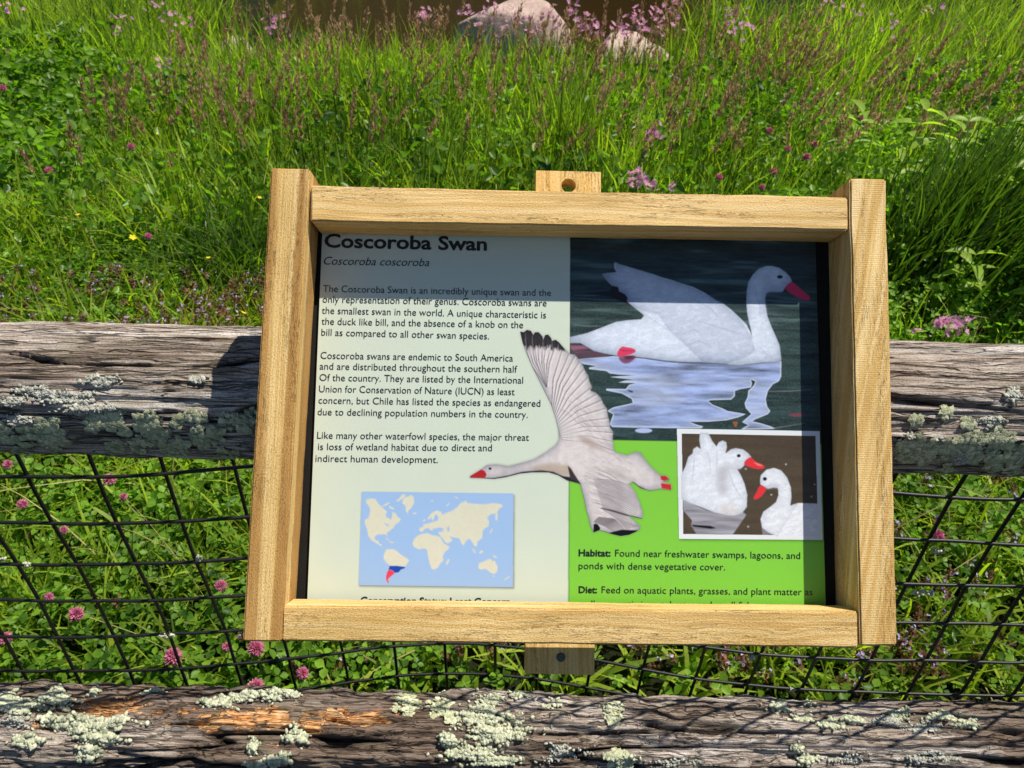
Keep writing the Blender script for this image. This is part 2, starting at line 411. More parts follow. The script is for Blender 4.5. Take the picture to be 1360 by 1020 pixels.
def scatter_mesh(PV, PF, pos, X, Y, Z, sx, sy, sz, jitter=0, rng=RNG):
    n = len(pos); v = PV[None].repeat(n, 0)
    if jitter: v = v*(1+rng.uniform(-jitter, jitter, (n, len(PV), 1)))
    W = (v[..., 0:1]*(X*sx[:, None])[:, None] + v[..., 1:2]*(Y*sy[:, None])[:, None] + v[..., 2:3]*(Z*sz[:, None])[:, None]) + pos[:, None]
    F = PF[None] + (np.arange(n)*len(PV))[:, None, None]
    return W.reshape(-1, 3), F.reshape(-1, PF.shape[1])
def rail_normal(k, x, ph):
    q = RAIL_BASE[k]; return np.stack([0*x, -np.cos(ph), np.sin(ph)], -1)
def sample_blob(px, py, w_, h_, n, rough, rng):
    """points of an irregular patch outlined on the photo survey"""
    out = []
    while len(out) < n:
        a = rng.uniform(-1, 1, (n*3, 2)); r = np.hypot(a[:, 0], a[:, 1])
        th = np.arctan2(a[:, 1], a[:, 0])
        lim = 1 - rough*fbm(np.cos(th)*2+px*.1, np.sin(th)*2+py*.1, int(px) % 97, 3) - rough*.6*(fbm(a[:, 0]*5+px, a[:, 1]*5, 5, 2) > .62)
        k = r < lim
        sp = np.where(rng.uniform(0, 1, len(a)) < .14, rng.uniform(1.0, 1.9, len(a)), 1.0)
        for q, e in zip(a[k], sp[k]): out.append((px+q[0]*w_*e, py+q[1]*h_*e))
    return np.array(out[:n])
def crust(k, patches, mat, s0, s1, lift, label, rng, flat=.6):
    Ps, Xs, Ys, Zs, S = [], [], [], [], []
    for (px, py, w_, h_, n) in patches:
        q = sample_blob(px, py, w_, h_, n, .8, rng)
        x, ph, ok = rail_hit(k, q[:, 0], q[:, 1]); x, ph = x[ok], ph[ok]
        P, _, _ = rail_point(k, x, ph); N = rail_normal(k, x, ph)
        N2 = N + rng.normal(0, .35, N.shape); N2 /= np.linalg.norm(N2, axis=1, keepdims=True)
        m = fbm(x*55, ph*6, 3, 2); P = P + N*(lift*np.clip(m*2-.5, 0, 1.2)*rng.uniform(.2, 1, len(x)))[:, None]
        X, Y = basis_from_normal(N2, rng.uniform(0, 6.28, len(x)))
        Ps.append(P); Xs.append(X); Ys.append(Y); Zs.append(N2); S.append(s0+(s1-s0)*rng.uniform(0, 1, len(x))**1.6)
    P, X, Y, Z, S = map(np.concatenate, (Ps, Xs, Ys, Zs, S))
    V, F = scatter_mesh(ICO_V, ICO_F, P, X, Y, Z, S*rng.uniform(.8, 1.5, len(S)), S*rng.uniform(.6, 1, len(S)), S*flat*rng.uniform(.7, 1.2, len(S)), .22, rng)
    o = mesh_np('lichen', V, F3=F, mats=mat, parent=RAILS[k]); tag(o, label, kind='stuff'); return o
def foliose(k, patches, mat, label, rng, big=1.0):
    """flat leafy rosettes: overlapping ruffled lobes spreading from a centre"""
    ring = 11; a = np.linspace(0, 2*np.pi, ring, endpoint=False)
    sh = 1+.16*np.cos(3*a+.4)+.10*np.cos(5*a)
    LV = np.concatenate([[(0, 0, .55)], np.stack([np.cos(a)*.55*sh, np.sin(a)*.55*sh, 0*a+.45], -1), np.stack([np.cos(a)*sh, np.sin(a)*sh, 0*a+.12+.10*(np.arange(ring) % 2)], -1)])
    LF3 = np.array([(0, 1+i, 1+(i+1) % ring) for i in range(ring)] + [(1+i, 1+ring+i, 1+ring+(i+1) % ring) for i in range(ring)] + [(1+i, 1+ring+(i+1) % ring, 1+(i+1) % ring) for i in range(ring)])
    Q = []
    for (px, py, R_, n) in patches:
        for _ in range(int(n*1.7)):
            r = R_*math.sqrt(rng.uniform(0, 1)); t = rng.uniform(0, 6.28)
            r *= (.6+.4*math.cos(2.5*t+px)**2)
            Q.append((px+r*math.cos(t), py+r*.8*math.sin(t)))
    Q = np.array(Q); x, ph, ok = rail_hit(k, Q[:, 0], Q[:, 1]); x, ph = x[ok], ph[ok]
    P, _, _ = rail_point(k, x, ph); N = rail_normal(k, x, ph); P = P+N*rng.uniform(.0002, .0022, len(x))[:, None]
    N2 = N+rng.normal(0, .12, N.shape); N2 /= np.linalg.norm(N2, axis=1, keepdims=True)
    X, Y = basis_from_normal(N2, rng.uniform(0, 6.28, len(x))); S = rng.uniform(.0014, .0038, len(x))*big
    V, F = scatter_mesh(LV, LF3, P, X, Y, N2, S*1.2, S, S*.42, .10, rng)
    o = mesh_np('lichen', V, F3=F, mats=mat, parent=RAILS[k]); tag(o, label, kind='stuff'); return o
rg = np.random.default_rng(5)
# upper rail, left of the sign and right of the sign
pa = []
for _ in range(26): pa.append((rg.uniform(0, 330), rg.normal(580, 18), rg.uniform(6, 16), int(rg.uniform(25, 70))))
pa += [(195, 560, 20, 240), (208, 578, 20, 200), (62, 572, 22, 180), (75, 585, 20, 160), (255, 552, 9, 60), (327, 563, 13, 90), (150, 560, 16, 120), (240, 590, 14, 120), (30, 600, 20, 140), (300, 605, 20, 140)]
foliose('upper', [q for q in pa if q[0] < 340], M['lichen_green'], 'ruffled grey green lichen rosettes left of the sign', rg)
pb = [(1215+rg.uniform(-18, 135), rg.normal(600, 17), rg.uniform(7, 16), int(rg.uniform(30, 90))) for _ in range(30)]
pb += [(1222, 603, 17, 170), (1258, 548, 10, 60), (1290, 590, 18, 160), (1330, 585, 22, 200), (1350, 605, 20, 150)]
foliose('upper', pb, M['lichen_green'], 'ruffled grey green lichen rosettes right of the sign', rg)
crust('upper', [(45, 520, 38, 9, 420), (95, 530, 45, 11, 600), (135, 505, 35, 12, 330), (15, 535, 22, 12, 240), (110, 548, 40, 8, 380), (150, 545, 25, 10, 200), (262, 505, 15, 6, 110), (25, 560, 30, 9, 200)],
      M['lichen_grey'], .0011, .0026, .003, 'fine crumbly grey lichen along the middle of the rail', rg)
crust('upper', [(1250, 590, 22, 10, 240), (1320, 560, 30, 10, 260), (1345, 525, 18, 12, 140), (1275, 607, 30, 10, 240), (1210, 585, 12, 16, 140)],
      M['lichen_grey'], .0011, .0028, .003, 'crumbly grey lichen on the right part of the rail', rg)
crust('lower', [(28, 938, 48, 20, 600), (75, 930, 28, 14, 330), (100, 960, 65, 16, 620), (140, 980, 36, 16, 400), (118, 998, 22, 14, 260), (35, 985, 30, 14, 200), (10, 925, 14, 12, 160), (125, 918, 10, 7, 60), (205, 920, 22, 5, 130), (160, 960, 14, 10, 120)],
      M['lichen_pale'], .0022, .0052, .010, 'thick pale green lichen crust at the left end', rg, .75)
crust('lower', [(290, 936, 30, 9, 260), (330, 928, 40, 6, 240), (375, 930, 38, 6, 200), (395, 976, 22, 14, 240), (335, 992, 10, 18, 130), (370, 1008, 30, 12, 240), (345, 1015, 20, 8, 100)],
      M['lichen_pale'], .0020, .0046, .009, 'pale lichen tufts around the rotten orange wood', rg, .75)
crust('lower', [(640, 952, 50, 18, 700), (660, 975, 60, 20, 700), (625, 1000, 40, 16, 380), (655, 935, 20, 7, 160), (690, 930, 20, 4, 80), (735, 935, 25, 5, 110), (660, 1012, 45, 10, 330), (595, 985, 16, 16, 140)],
      M['lichen_pale'], .0020, .0042, .007, 'broad pale lichen patch below the middle of the sign', rg, .7)
foliose('lower', [(540, 932, 22, 160), (585, 938, 20, 130), (600, 955, 12, 80), (815, 948, 14, 80), (812, 958, 10, 60), (818, 1005, 16, 110), (830, 1012, 14, 80)], M['lichen_green'], 'grey green lichen lobes in the shade below the sign', rg, 1.2)
crust('lower', [(812, 942, 16, 9, 150), (815, 958, 14, 7, 90), (830, 1008, 18, 8, 120), (1035, 940, 18, 7, 160), (1068, 948, 18, 8, 170), (1105, 962, 26, 10, 300), (1130, 955, 24, 9, 200), (1195, 950, 24, 7, 170), (1250, 955, 30, 7, 240), (1285, 960, 22, 8, 180), (1075, 935, 12, 5, 60), (1070, 1008, 20, 8, 130), (1060, 995, 12, 8, 80)],
      M['lichen_pale'], .0020, .0042, .008, 'pale lichen tufts along the top edge right of the sign', rg, .75)
crust('lower', [(1180, 955, 30, 10, 330), (1225, 965, 36, 10, 330), (1130, 1010, 30, 10, 260), (750, 1000, 40, 14, 300), (1240, 1005, 50, 12, 300), (900, 1012, 40, 8, 120), (20, 960, 25, 10, 160)],
      M['lichen_grey'], .0013, .0030, .004, 'fine grey lichen specks scattered over the dark wood', rg)

# ------------------------------------------------------------------ wire mesh behind the rails
B = NB('black_coated_wire'); p = B.n('TexCoord').outputs['Object']; n = B.noise(p, 120, 4, .7)
c = B.ramp(n, [(.3, (.004, .004, .004)), (.62, (.010, .0095, .009)), (.85, (.05, .045, .038))])
B.bsdf(c, .48, .45, n, .3, .0008); M['wire'] = B.done()
mesh_root = empty('wire_mesh', (0, .85, .6))
tag(mesh_root, 'black coated welded wire mesh of square cells bowed away behind the rails', 'wire mesh')
def mesh_y(x, z):
    return .842 + .075*np.exp(-((x+.08)/.38)**2) + .006*np.sin(z*9+x*3)
def tube(name, path, r, sides, mat, parent, seed=0):
    path = np.asarray(path); n = len(path); T = np.gradient(path, axis=0); T /= np.linalg.norm(T, axis=1, keepdims=True)
    ref = np.array([0, 1., 0]) if abs(T[0][1]) < .9 else np.array([1., 0, 0])
    A = np.cross(T, ref); A /= np.linalg.norm(A, axis=1, keepdims=True); Bv = np.cross(T, A)
    a = np.linspace(0, 2*np.pi, sides, endpoint=False)
    rr = (r if np.ndim(r) else np.full(n, r))
    V = path[:, None] + (A[:, None]*np.cos(a)[None, :, None]+Bv[:, None]*np.sin(a)[None, :, None])*rr[:, None, None]
    V = V.reshape(-1, 3); i = np.arange(n-1)[:, None]*sides; j = np.arange(sides)[None]; k = (j+1) % sides
    F = np.stack([i+j, i+k, i+sides+k, i+sides+j], -1).reshape(-1, 4)
    return mesh_np(name, V, F, mats=mat, parent=parent)
def wob(t, s, a=.0022): return a*(fbm(t*7+s*3.1, t*0+s, 31, 2)-.5)*2
CELL = .0985
for i in range(-15, 16):                                   # upright strands
    z = np.linspace(.05, HC-.62, 70); x0 = i*CELL*1.02+.075
    x = x0+wob(z, i)-.012*(.9-z)*(1 if x0 > 0 else -.4)
    o = tube('wire', np.stack([x, mesh_y(x, z)+wob(z, i+50), z], -1), .0031, 8, M['wire'], mesh_root); o.location = -mesh_root.location
ROWS = [HC-.828-.103*i for i in range(-2, 8)]
for j, zz in enumerate(ROWS):                              # level strands
    x = np.linspace(-1.5, 1.5, 150); z = zz+wob(x, j+9, .003)
    o = tube('wire', np.stack([x, mesh_y(x, z)+wob(x, j+70)-.0045, z], -1), .0030, 8, M['wire'], mesh_root); o.location = -mesh_root.location

rw = np.random.default_rng(77)
for (px, py, hw) in ((222, 843, .014), (265, 740, .004), (1245, 731, .009), (1226, 786, .017), (4, 741, .006), (37, 748, .005), (998, 872, .005), (1052, 915, .004)):
    d = rays([px], [py])[0]; t = .90/d[1]
    for _ in range(4): P0 = EYE+d*t; t = (float(mesh_y(P0[0], P0[2]))-.006)/d[1]
    P0 = EYE+d*t; n = int(16+hw*2600); P = P0+np.stack([rw.uniform(-hw, hw, n), rw.normal(-.002, .0016, n), rw.normal(0, .0024, n)], -1)
    N = rw.normal(size=(n, 3)); N /= np.linalg.norm(N, axis=1, keepdims=True); X, Y = basis_from_normal(N, rw.uniform(0, 6.28, n)); S = rw.uniform(.0010, .0024, n)
    V, F = scatter_mesh(ICO_V, ICO_F, P, X, Y, N, S*1.3, S, S*.8, .25, rw)
    o = mesh_np('lichen', V-np.array(mesh_root.location), F3=F, mats=M['lichen_pale'], parent=mesh_root); tag(o, kind='stuff')

# ------------------------------------------------------------------ the sign box
sign = empty('information_sign', tuple(SGC))
sign.rotation_euler = Matrix((tuple((SU[i], SV[i], SN[i]) for i in range(3)))).to_euler()
tag(sign, 'framed pine box sign about a swan, tilted back on the upper rail', 'sign')
def board(name, quad_px, w0, w1, mat, along, label=None, wplane=0.0, seed=0, bev=.0016):
    """a sawn board: front outline (TL,TR,BR,BL) surveyed on the sign's plane, from depth w0 to w1"""
    q = sgn(quad_px, wplane) if np.max(np.abs(quad_px)) > 5 else np.asarray(quad_px, float)
    nU, nV = (40, 6) if along == 'u' else (6, 40)
    bm = bmesh.new()
    def pt(s, t, wz):
        a = q[0]*(1-s)*(1-t)+q[1]*s*(1-t)+q[2]*s*t+q[3]*(1-s)*t
        return Vector((a[0], a[1], wz))
    verts = {}
    for kz, wz in ((0, w0), (1, w1)):
        for i in range(nU+1):
            for j in range(nV+1):
                if kz in (0, 1) : verts[kz, i, j] = bm.verts.new(pt(i/nU, j/nV, wz))
    def f(*k):
        try: bm.faces.new([verts[a] for a in k])
        except ValueError: pass
    for i in range(nU):
        for j in range(nV):
            f((0, i, j), (0, i, j+1), (0, i+1, j+1), (0, i+1, j))
            f((1, i, j), (1, i+1, j), (1, i+1, j+1), (1, i, j+1))
    for i in range(nU):
        f((0, i, 0), (0, i+1, 0), (1, i+1, 0), (1, i, 0)); f((0, i, nV), (1, i, nV), (1, i+1, nV), (0, i+1, nV))
    for j in range(nV):
        f((0, 0, j), (1, 0, j), (1, 0, j+1), (0, 0, j+1)); f((0, nU, j), (0, nU, j+1), (1, nU, j+1), (1, nU, j))
    bmesh.ops.recalc_face_normals(bm, faces=bm.faces)
    sharp = [e for e in bm.edges if len(e.link_faces) == 2 and e.calc_face_angle(0) > .8]
    bmesh.ops.bevel(bm, geom=sharp, offset=bev, segments=2, affect='EDGES', clamp_overlap=True)
    # gently uneven faces and edges
    for v in bm.verts:
        c_ = v.co; a = float(fbm(np.array([c_.x*16+seed*7]), np.array([c_.y*16+c_.z*22]), seed, 3)[0])-.5
        b_ = float(fbm(np.array([c_.x*60+seed*3]), np.array([c_.y*60+c_.z*90]), seed+4, 2)[0])-.5
        v.co = c_+Vector((a*.0012+b_*.0006, b_*.0009+a*.0010, a*.0008+b_*.0005))
    uvl = bm.loops.layers.uv.new('UVMap')
    for fc in bm.faces:
        n = fc.normal
        for lp in fc.loops:
            c_ = lp.vert.co
            lu, lc = (c_.x, c_.y) if along == 'u' else (c_.y, c_.x)
            if abs(n.z) < .5: 
                lc = c_.z if (abs(n.y) if along == 'u' else abs(n.x)) > .5 else lc
            end = (abs(n.x) if along == 'u' else abs(n.y)) > .7
            lp[uvl].uv = (lc*.25+c_.z*.25, c_.z) if end else (lu+seed*.37, lc+seed*.11)
    me = D.meshes.new(name); bm.to_mesh(me); bm.free(); me.materials.append(mat)
    me.polygons.foreach_set('use_smooth', [True]*len(me.polygons))
    me.set_sharp_from_angle(angle=math.radians(50)) if hasattr(me, 'set_sharp_from_angle') else None
    o = D.objects.new(name, me); link(o, sign)
    if label: o['label'] = label
    return o
DEP = -.047
board('side_board', [(360, 222), (412, 223.5), (373, 852.5), (322, 852)], 0, -.049, M['pine_left'], 'v', 'left board with brown vertical stripes', seed=3)
board('side_board', [(1128.5, 237), (1177, 238), (1192, 857), (1143, 858)], 0, -.056, M['pine_right'], 'v', 'right board with slanting grain figure', seed=8)
board('top_board', [(411.5, 245), (1128, 261), (1128, 305), (411.5, 293)], -.002, DEP+.002, M['pine_top'], 'u', seed=5)
board('bottom_board', [(374.8, 804.5), (1141.5, 813), (1142.5, 861), (373.2, 852)], -.002, -.036, M['pine_bottom'], 'u', 'bottom board with a wavy dark band of grain', seed=6)
# black backing behind the print
bk = sgn([(385, 262), (1118, 275), (1130, 830), (352, 822)], DEP-.0045)
board('backing_board', bk, DEP-.0045, DEP-.020, M['black'], 'u', seed=1)
# batten behind, with a drilled hole above and a dark disc below
def batten():
    q = sgn([(712, 227), (798, 228), (789, 896), (697, 894)], -.070)
    hole = sgn([(755, 247)], -.070)[0]; rad = sgn([(764.5, 247)], -.070)[0][0]-hole[0]
    w0, w1 = -.0685, -.094
    bm = bmesh.new(); n = 32
    ymid = hole[1]-.022
    def xl(y): t = (y-q[0][1])/(q[3][1]-q[0][1]); return q[0][0]*(1-t)+q[3][0]*t
    def xr(y): t = (y-q[1][1])/(q[2][1]-q[1][1]); return q[1][0]*(1-t)+q[2][0]*t
    ytop = q[0][1]
    rim = []
    for k in range(n):
        a = 2*math.pi*k/n; dx, dy = math.cos(a), math.sin(a); L, R_, T_, B_ = xl(hole[1]), xr(hole[1]), ytop, ymid
        s = min([(R_-hole[0])/dx if dx > 1e-6 else 9, (L-hole[0])/dx if dx < -1e-6 else 9, (T_-hole[1])/dy if dy > 1e-6 else 9, (B_-hole[1])/dy if dy < -1e-6 else 9])
        rim.append((hole[0]+dx*s, hole[1]+dy*s))
    # snap the nearest rim points to the rectangle's corners
    for cx, cy in ((xl(hole[1]), ytop), (xr(hole[1]), ytop), (xr(hole[1]), ymid), (xl(hole[1]), ymid)):
        k = min(range(n), key=lambda i: (rim[i][0]-cx)**2+(rim[i][1]-cy)**2); rim[k] = (cx, cy)
    lay = []
    for wz in (w0, w1):
        o_ = [bm.verts.new((x, y, wz)) for x, y in rim]
        i_ = [bm.verts.new((hole[0]+rad*math.cos(2*math.pi*k/n), hole[1]+rad*math.sin(2*math.pi*k/n), wz)) for k in range(n)]
        lay.append((o_, i_))
    for k in range(n):
        m = (k+1) % n
        for s, (o_, i_) in enumerate(lay):
            fs = [o_[k], o_[m], i_[m], i_[k]]; bm.faces.new(fs if s else fs[::-1])
        bm.faces.new([lay[0][1][k], lay[0][1][m], lay[1][1][m], lay[1][1][k]])
        bm.faces.new([lay[0][0][k], lay[0][0][m], lay[1][0][m], lay[1][0][k]])
    c = [(xl(hole[1]), ymid), (xr(hole[1]), ymid), tuple(q[2]), tuple(q[3])]
    v0 = [bm.verts.new((x, y, w0)) for x, y in c]; v1 = [bm.verts.new((x, y, w1)) for x, y in c]
    bm.faces.new(v0); bm.faces.new(v1[::-1])
    for k in range(4): bm.faces.new([v0[k], v0[(k+1) % 4], v1[(k+1) % 4], v1[k]])
    bmesh.ops.recalc_face_normals(bm, faces=bm.faces)
    uvl = bm.loops.layers.uv.new('UVMap')
    for fc in bm.faces:
        for lp in fc.loops: lp[uvl].uv = (lp.vert.co.y, lp.vert.co.x+lp.vert.co.z)
    me = D.meshes.new('mounting_board'); bm.to_mesh(me); bm.free(); me.materials.append(M['pine_batten'])
    o = D.objects.new('mounting_board', me); link(o, sign)
    s = sgn([(745, 873)], -.0685)[0]
    bm = bmesh.new(); bmesh.ops.create_cone(bm, segments=20, radius1=.0048, radius2=.0040, depth=.003, cap_ends=True)  # dark disc stands in for the shade inside a hole
    me = D.meshes.new('hole_disc'); bm.to_mesh(me); bm.free(); me.materials.append(M['hole_dark'])
    sc = D.objects.new('hole_disc', me); link(sc, o); sc.location = (s[0], s[1], -.0678)
batten()

# ---- the printed panel. Everything below is printed matter on one flat sheet.
PANEL_PX = [(429, 285), (1082.3, 292), (1097, 815), (407.5, 812)]
WP = DEP
pq = sgn(PANEL_PX, WP)
U0, U1 = pq[:, 0].min()-.004, pq[:, 0].max()+.004; V0, V1 = pq[:, 1].min()-.004, pq[:, 1].max()+.004
RES = .00030
TW, TH = int((U1-U0)/RES), int((V1-V0)/RES)
IMG = np.zeros((TH, TW, 3), np.float32)
GX, GY = np.meshgrid(np.arange(TW), np.arange(TH))
def tp(pts): a = sgn(pts, WP); return np.stack([(a[:, 0]-U0)/RES, (a[:, 1]-V0)/RES], -1)
def s2l(c): c = np.array(c, float)/255; return np.where(c < .04045, c/12.92, ((c+.055)/1.055)**2.4)
def cr(o, s, pts): return [(o[0]+x/s, o[1]+y/s) for x, y in pts]
def blur1(m, r):
    r = int(round(r))
    if r < 1: return m
    for ax in (0, 1):
        for _ in range(2):
            pw = [(0, 0)]*m.ndim; pw[ax] = (r+1, r)
            c = np.cumsum(np.pad(m, pw, mode='edge'), axis=ax, dtype=np.float64)
            sl1 = [slice(None)]*m.ndim; sl2 = [slice(None)]*m.ndim
            sl1[ax] = slice(2*r+1, None); sl2[ax] = slice(0, -2*r-1)
            m = ((c[tuple(sl1)]-c[tuple(sl2)])/(2*r+1)).astype(np.float32)
    return m
def pmask(poly, soft=0, pad=0):
    """anti-aliased polygon mask -> (slices, mask)"""
    P = np.asarray(poly, float); e = int(3*soft+3+pad)
    x0, y0 = np.floor(P.min(0)).astype(int)-e; x1, y1 = np.ceil(P.max(0)).astype(int)+e
    x0, y0 = max(0, x0), max(0, y0); x1, y1 = min(TW, x1), min(TH, y1)
    ys = np.arange(y0, y1); xs = np.arange(x0, x1); m = np.zeros((len(ys), len(xs)), np.float32)
    if m.size == 0: return (slice(0, 0), slice(0, 0)), m
    for sub in (.17, .5, .83):
        yy = ys+sub-.0
        cross = np.zeros((len(ys), len(xs)), np.float32)
        cnt = np.zeros((len(ys), len(xs)), bool)
        for i in range(len(P)):
            a, b = P[i], P[(i+1) % len(P)]
            if a[1] == b[1]: continue
            hit = (yy >= min(a[1], b[1])) & (yy < max(a[1], b[1]))
            xx = a[0]+(yy-a[1])*(b[0]-a[0])/(b[1]-a[1])
            cnt ^= hit[:, None] & (xs[None]+.5 > xx[:, None])
        m += cnt/3.0
    if soft: m = blur1(m, soft)
    return (slice(y0, y1), slice(x0, x1)), m
def fill(pts_px, color, soft=1, alpha=1.0, tex=None, smooth=False, raw=False):
    P = np.asarray(pts_px if raw else tp(pts_px))
    if smooth:                                             # round the outline off
        for _ in range(2):
            Q = np.roll(P, -1, 0); P = np.stack([P*.75+Q*.25, P*.25+Q*.75], 1).reshape(-1, 2)
    sl_, m = pmask(P, soft)
    col = np.asarray(s2l(color), np.float32)
    if tex is not None: col = col*tex[sl_][..., None]
    IMG[sl_] = IMG[sl_]*(1-m*alpha)[..., None] + col*(m*alpha)[..., None]
def ell(cx, cy, rx, ry, n=24, rot=0.0):
    a = np.linspace(0, 2*math.pi, n, endpoint=False); x, y = rx*np.cos(a), ry*np.sin(a)
    return [(cx+x_*math.cos(rot)-y_*math.sin(rot), cy+x_*math.sin(rot)+y_*math.cos(rot)) for x_, y_ in zip(x, y)]
def stroke(pts, wpx, color, alpha=1.0, soft=0):
    P = tp(pts)*1.0; w_ = wpx/2*.00072/RES if False else wpx*.78e-3/RES/2
    T = np.gradient(P, axis=0); T /= np.maximum(np.linalg.norm(T, axis=1, keepdims=True), 1e-6); N = np.stack([-T[:, 1], T[:, 0]], -1)
    k = np.sin(np.linspace(.12, .92, len(P))*np.pi)[:, None]*.7+.3
    fill(np.concatenate([P+N*w_*k, (P-N*w_*k)[::-1]]), color, soft, alpha, raw=True)
streak = fbm(GX*.006, GY*.055, 3, 4); streak2 = fbm(GX*.02, GY*.02, 4, 4); fine = fbm(GX*.5, GY*.5, 6, 2)
soft_n = fbm(GX*.012, GY*.012, 8, 3)
# ground colours of the sheet
fill([(380, 260), (757.5, 260), (756, 840), (380, 840)], (208, 218, 202), 1)
fill([(757, 560), (1120, 565), (1120, 840), (755.5, 840)], (126, 200, 62), 1)
fill([(755.2, 584), (757.2, 584), (756.2, 840), (754.2, 840)], (84, 150, 40), 1, .8)
# large photograph: swan on dark water
wtex = (.45+1.1*np.clip(streak-.25, 0, 1)+.55*(fine-.5)+.9*(fbm(GX*.02, GY*.16, 41, 3)-.35))
fill([(757.5, 260), (1120, 260), (1120, 590), (1090, 589.5), (900, 586), (757, 583.5)], (46, 66, 66), 1, 1, wtex)
sl_, m = pmask(tp([(757.5, 300), (1120, 300), (1120, 440), (757.5, 440)]), 40)
IMG[sl_] += (m*np.clip(streak[sl_]-.52, 0, 1)*.55)[..., None]*np.array([.42, .58, .66], np.float32)
sl_, m = pmask(tp([(758, 402), (1088, 420), (1089, 588), (758, 582)]), 3)
IMG[sl_] += (m*np.clip(fine[sl_]-.5, 0, 1)*.10)[..., None]*np.array([.8, 1.0, .7], np.float32)
for (a, b, c_, d) in ((762, 392, 800, 391), (760, 431, 800, 433), (1010, 398, 1084, 402), (1020, 520, 1080, 517), (985, 573, 1070, 562), (770, 396, 830, 399)):
    stroke([(a, b), ((a+c_)/2, (b+d)/2+1), (c_, d)], 1.6, (120, 130, 135), .55, 1)
A0, AS = (680, 300), 6.182; B0 = (880, 310); C0 = (750, 440); D0 = (900, 440)
# reflection
rt = (.86+1.0*(fbm(GX*.010, GY*.075, 9, 5)-.5)*2+.25*(fine-.5))
ref = (cr(C0, AS, [(120, 225), (400, 205), (650, 225), (900, 260), (1100, 262), (1300, 268)]) + cr(D0, AS, [(500, 282), (850, 245), (850, 370), (830, 410), (780, 435), (740, 490), (722, 560), (735, 620), (760, 655), (740, 680), (680, 705), (640, 720), (610, 740), (680, 755), (760, 780), (800, 800), (520, 805), (580, 770), (530, 745), (605, 680), (560, 630), (550, 590), (575, 540), (580, 490), (625, 445), (640, 410), (600, 395), (610, 430), (600, 460), (510, 475), (470, 490), (470, 530), (440, 560), (270, 565), (250, 575), (290, 605), (370, 635), (410, 655), (560, 680), (500, 705), (400, 730), (250, 742), (90, 742), (150, 765), (210, 782), (190, 797), (20, 795)])
       + cr(C0, AS, [(640, 790), (560, 790), (390, 785), (370, 760), (400, 680), (350, 655), (400, 625), (560, 590), (550, 555), (470, 510), (340, 485), (340, 472), (500, 475), (530, 440), (590, 425), (440, 420), (500, 405), (600, 400), (370, 375), (600, 360), (450, 355), (370, 345), (340, 325), (200, 310), (200, 298), (270, 285), (150, 268), (120, 250)]))
fill(ref, (205, 215, 238), 1, 1)
sl_, m = pmask(tp(ref), 3)
core = np.clip((m-.60)/.4, 0, 1)*(.62+.5*np.clip(fbm(GX[sl_]*.006, GY[sl_]*.03, 19, 4)*2-.6, 0, .6))
IMG[sl_] = IMG[sl_]*(1-core[..., None])+(np.asarray(s2l((142, 160, 208)), np.float32)*rt[sl_][..., None])*core[..., None]
fill(cr(C0, AS, ell(648, 815, 70, 20)), (175, 188, 228), 1)
fill(cr(C0, AS, [(510, 480), (560, 475), (780, 478), (850, 540), (800, 575), (740, 520), (560, 505)]), (150, 160, 185), 2, .6)
fill(cr(C0, AS, [(510, 478), (560, 490), (560, 505), (530, 498)]), (30, 36, 45), 1, .9)
fill(cr(D0, AS, [(450, 740), (495, 742), (485, 780), (470, 788)]), (170, 90, 50), 1, .8)
fill(cr(D0, AS, ell(985, 686, 75, 13)), (130, 60, 80), 2, .8)
fill(cr(C0, AS, [(40, 110), (150, 120), (300, 170), (380, 205), (120, 230), (90, 200)]), (90, 62, 78), 2, .8, rt)
fill(cr(C0, AS, [(40, 120), (150, 118), (200, 140), (60, 155)]), (190, 120, 140), 2, .5)
def shade_edges(pts, r, amt, tint=(1.0, .93, .80), dx=0, dy=0):
    """soft modelling of a printed body: tones fall off towards its outline"""
    P = tp(pts); sl_, m0 = pmask(P, 0, pad=int(3*r)); mb = blur1(m0, r)
    if dx or dy: mb = np.roll(mb, (dy, dx), (0, 1))
    k = np.clip((1-mb)*m0*amt*1.6, 0, .75)
    IMG[sl_] *= 1-k[..., None]*np.array(tint, np.float32)
# the swan's body
body = (cr(A0, AS, [(838, 310), (848, 298), (880, 315), (1000, 350), (1150, 395), (1236, 425)]) + cr(B0, AS, [(0, 362), (80, 385), (150, 410), (250, 440), (350, 490), (430, 545), (500, 580), (560, 625), (620, 680), (690, 750), (720, 810), (735, 858), (728, 800), (708, 720), (695, 650), (688, 560), (692, 470), (705, 400), (740, 340), (790, 290), (850, 268), (900, 268), (960, 285), (1010, 320), (1045, 355), (1062, 395), (1000, 450), (985, 478), (930, 480), (880, 478), (850, 490), (840, 530), (845, 600), (860, 680), (890, 760), (930, 850), (960, 920), (970, 1000)])
        + cr(D0, AS, [(848, 215), (850, 235), (830, 250), (700, 258), (600, 270), (500, 280), (400, 272), (300, 262), (200, 252), (100, 255), (0, 258)]) + cr(C0, AS, [(830, 245), (700, 225), (590, 212), (560, 200), (430, 200), (350, 185), (240, 160), (130, 95), (44, 95), (44, 45)])
        + cr(A0, AS, [(475, 915), (620, 880), (750, 830), (850, 790), (950, 775), (1060, 768), (1085, 735), (1000, 665), (945, 620), (950, 590), (930, 560), (880, 535), (870, 500), (820, 490), (790, 460), (765, 430), (740, 395), (770, 390), (820, 385), (860, 380), (840, 350)]))
fill(cr(A0, AS, [(560, 556), (700, 545), (800, 535), (820, 495), (870, 498), (885, 535), (940, 575), (950, 625), (1005, 665), (900, 622), (800, 578), (700, 566)]), (22, 16, 20), 1)
_fa = fbm(GX*.05+GY*.03, GY*.10-GX*.03, 12, 4)
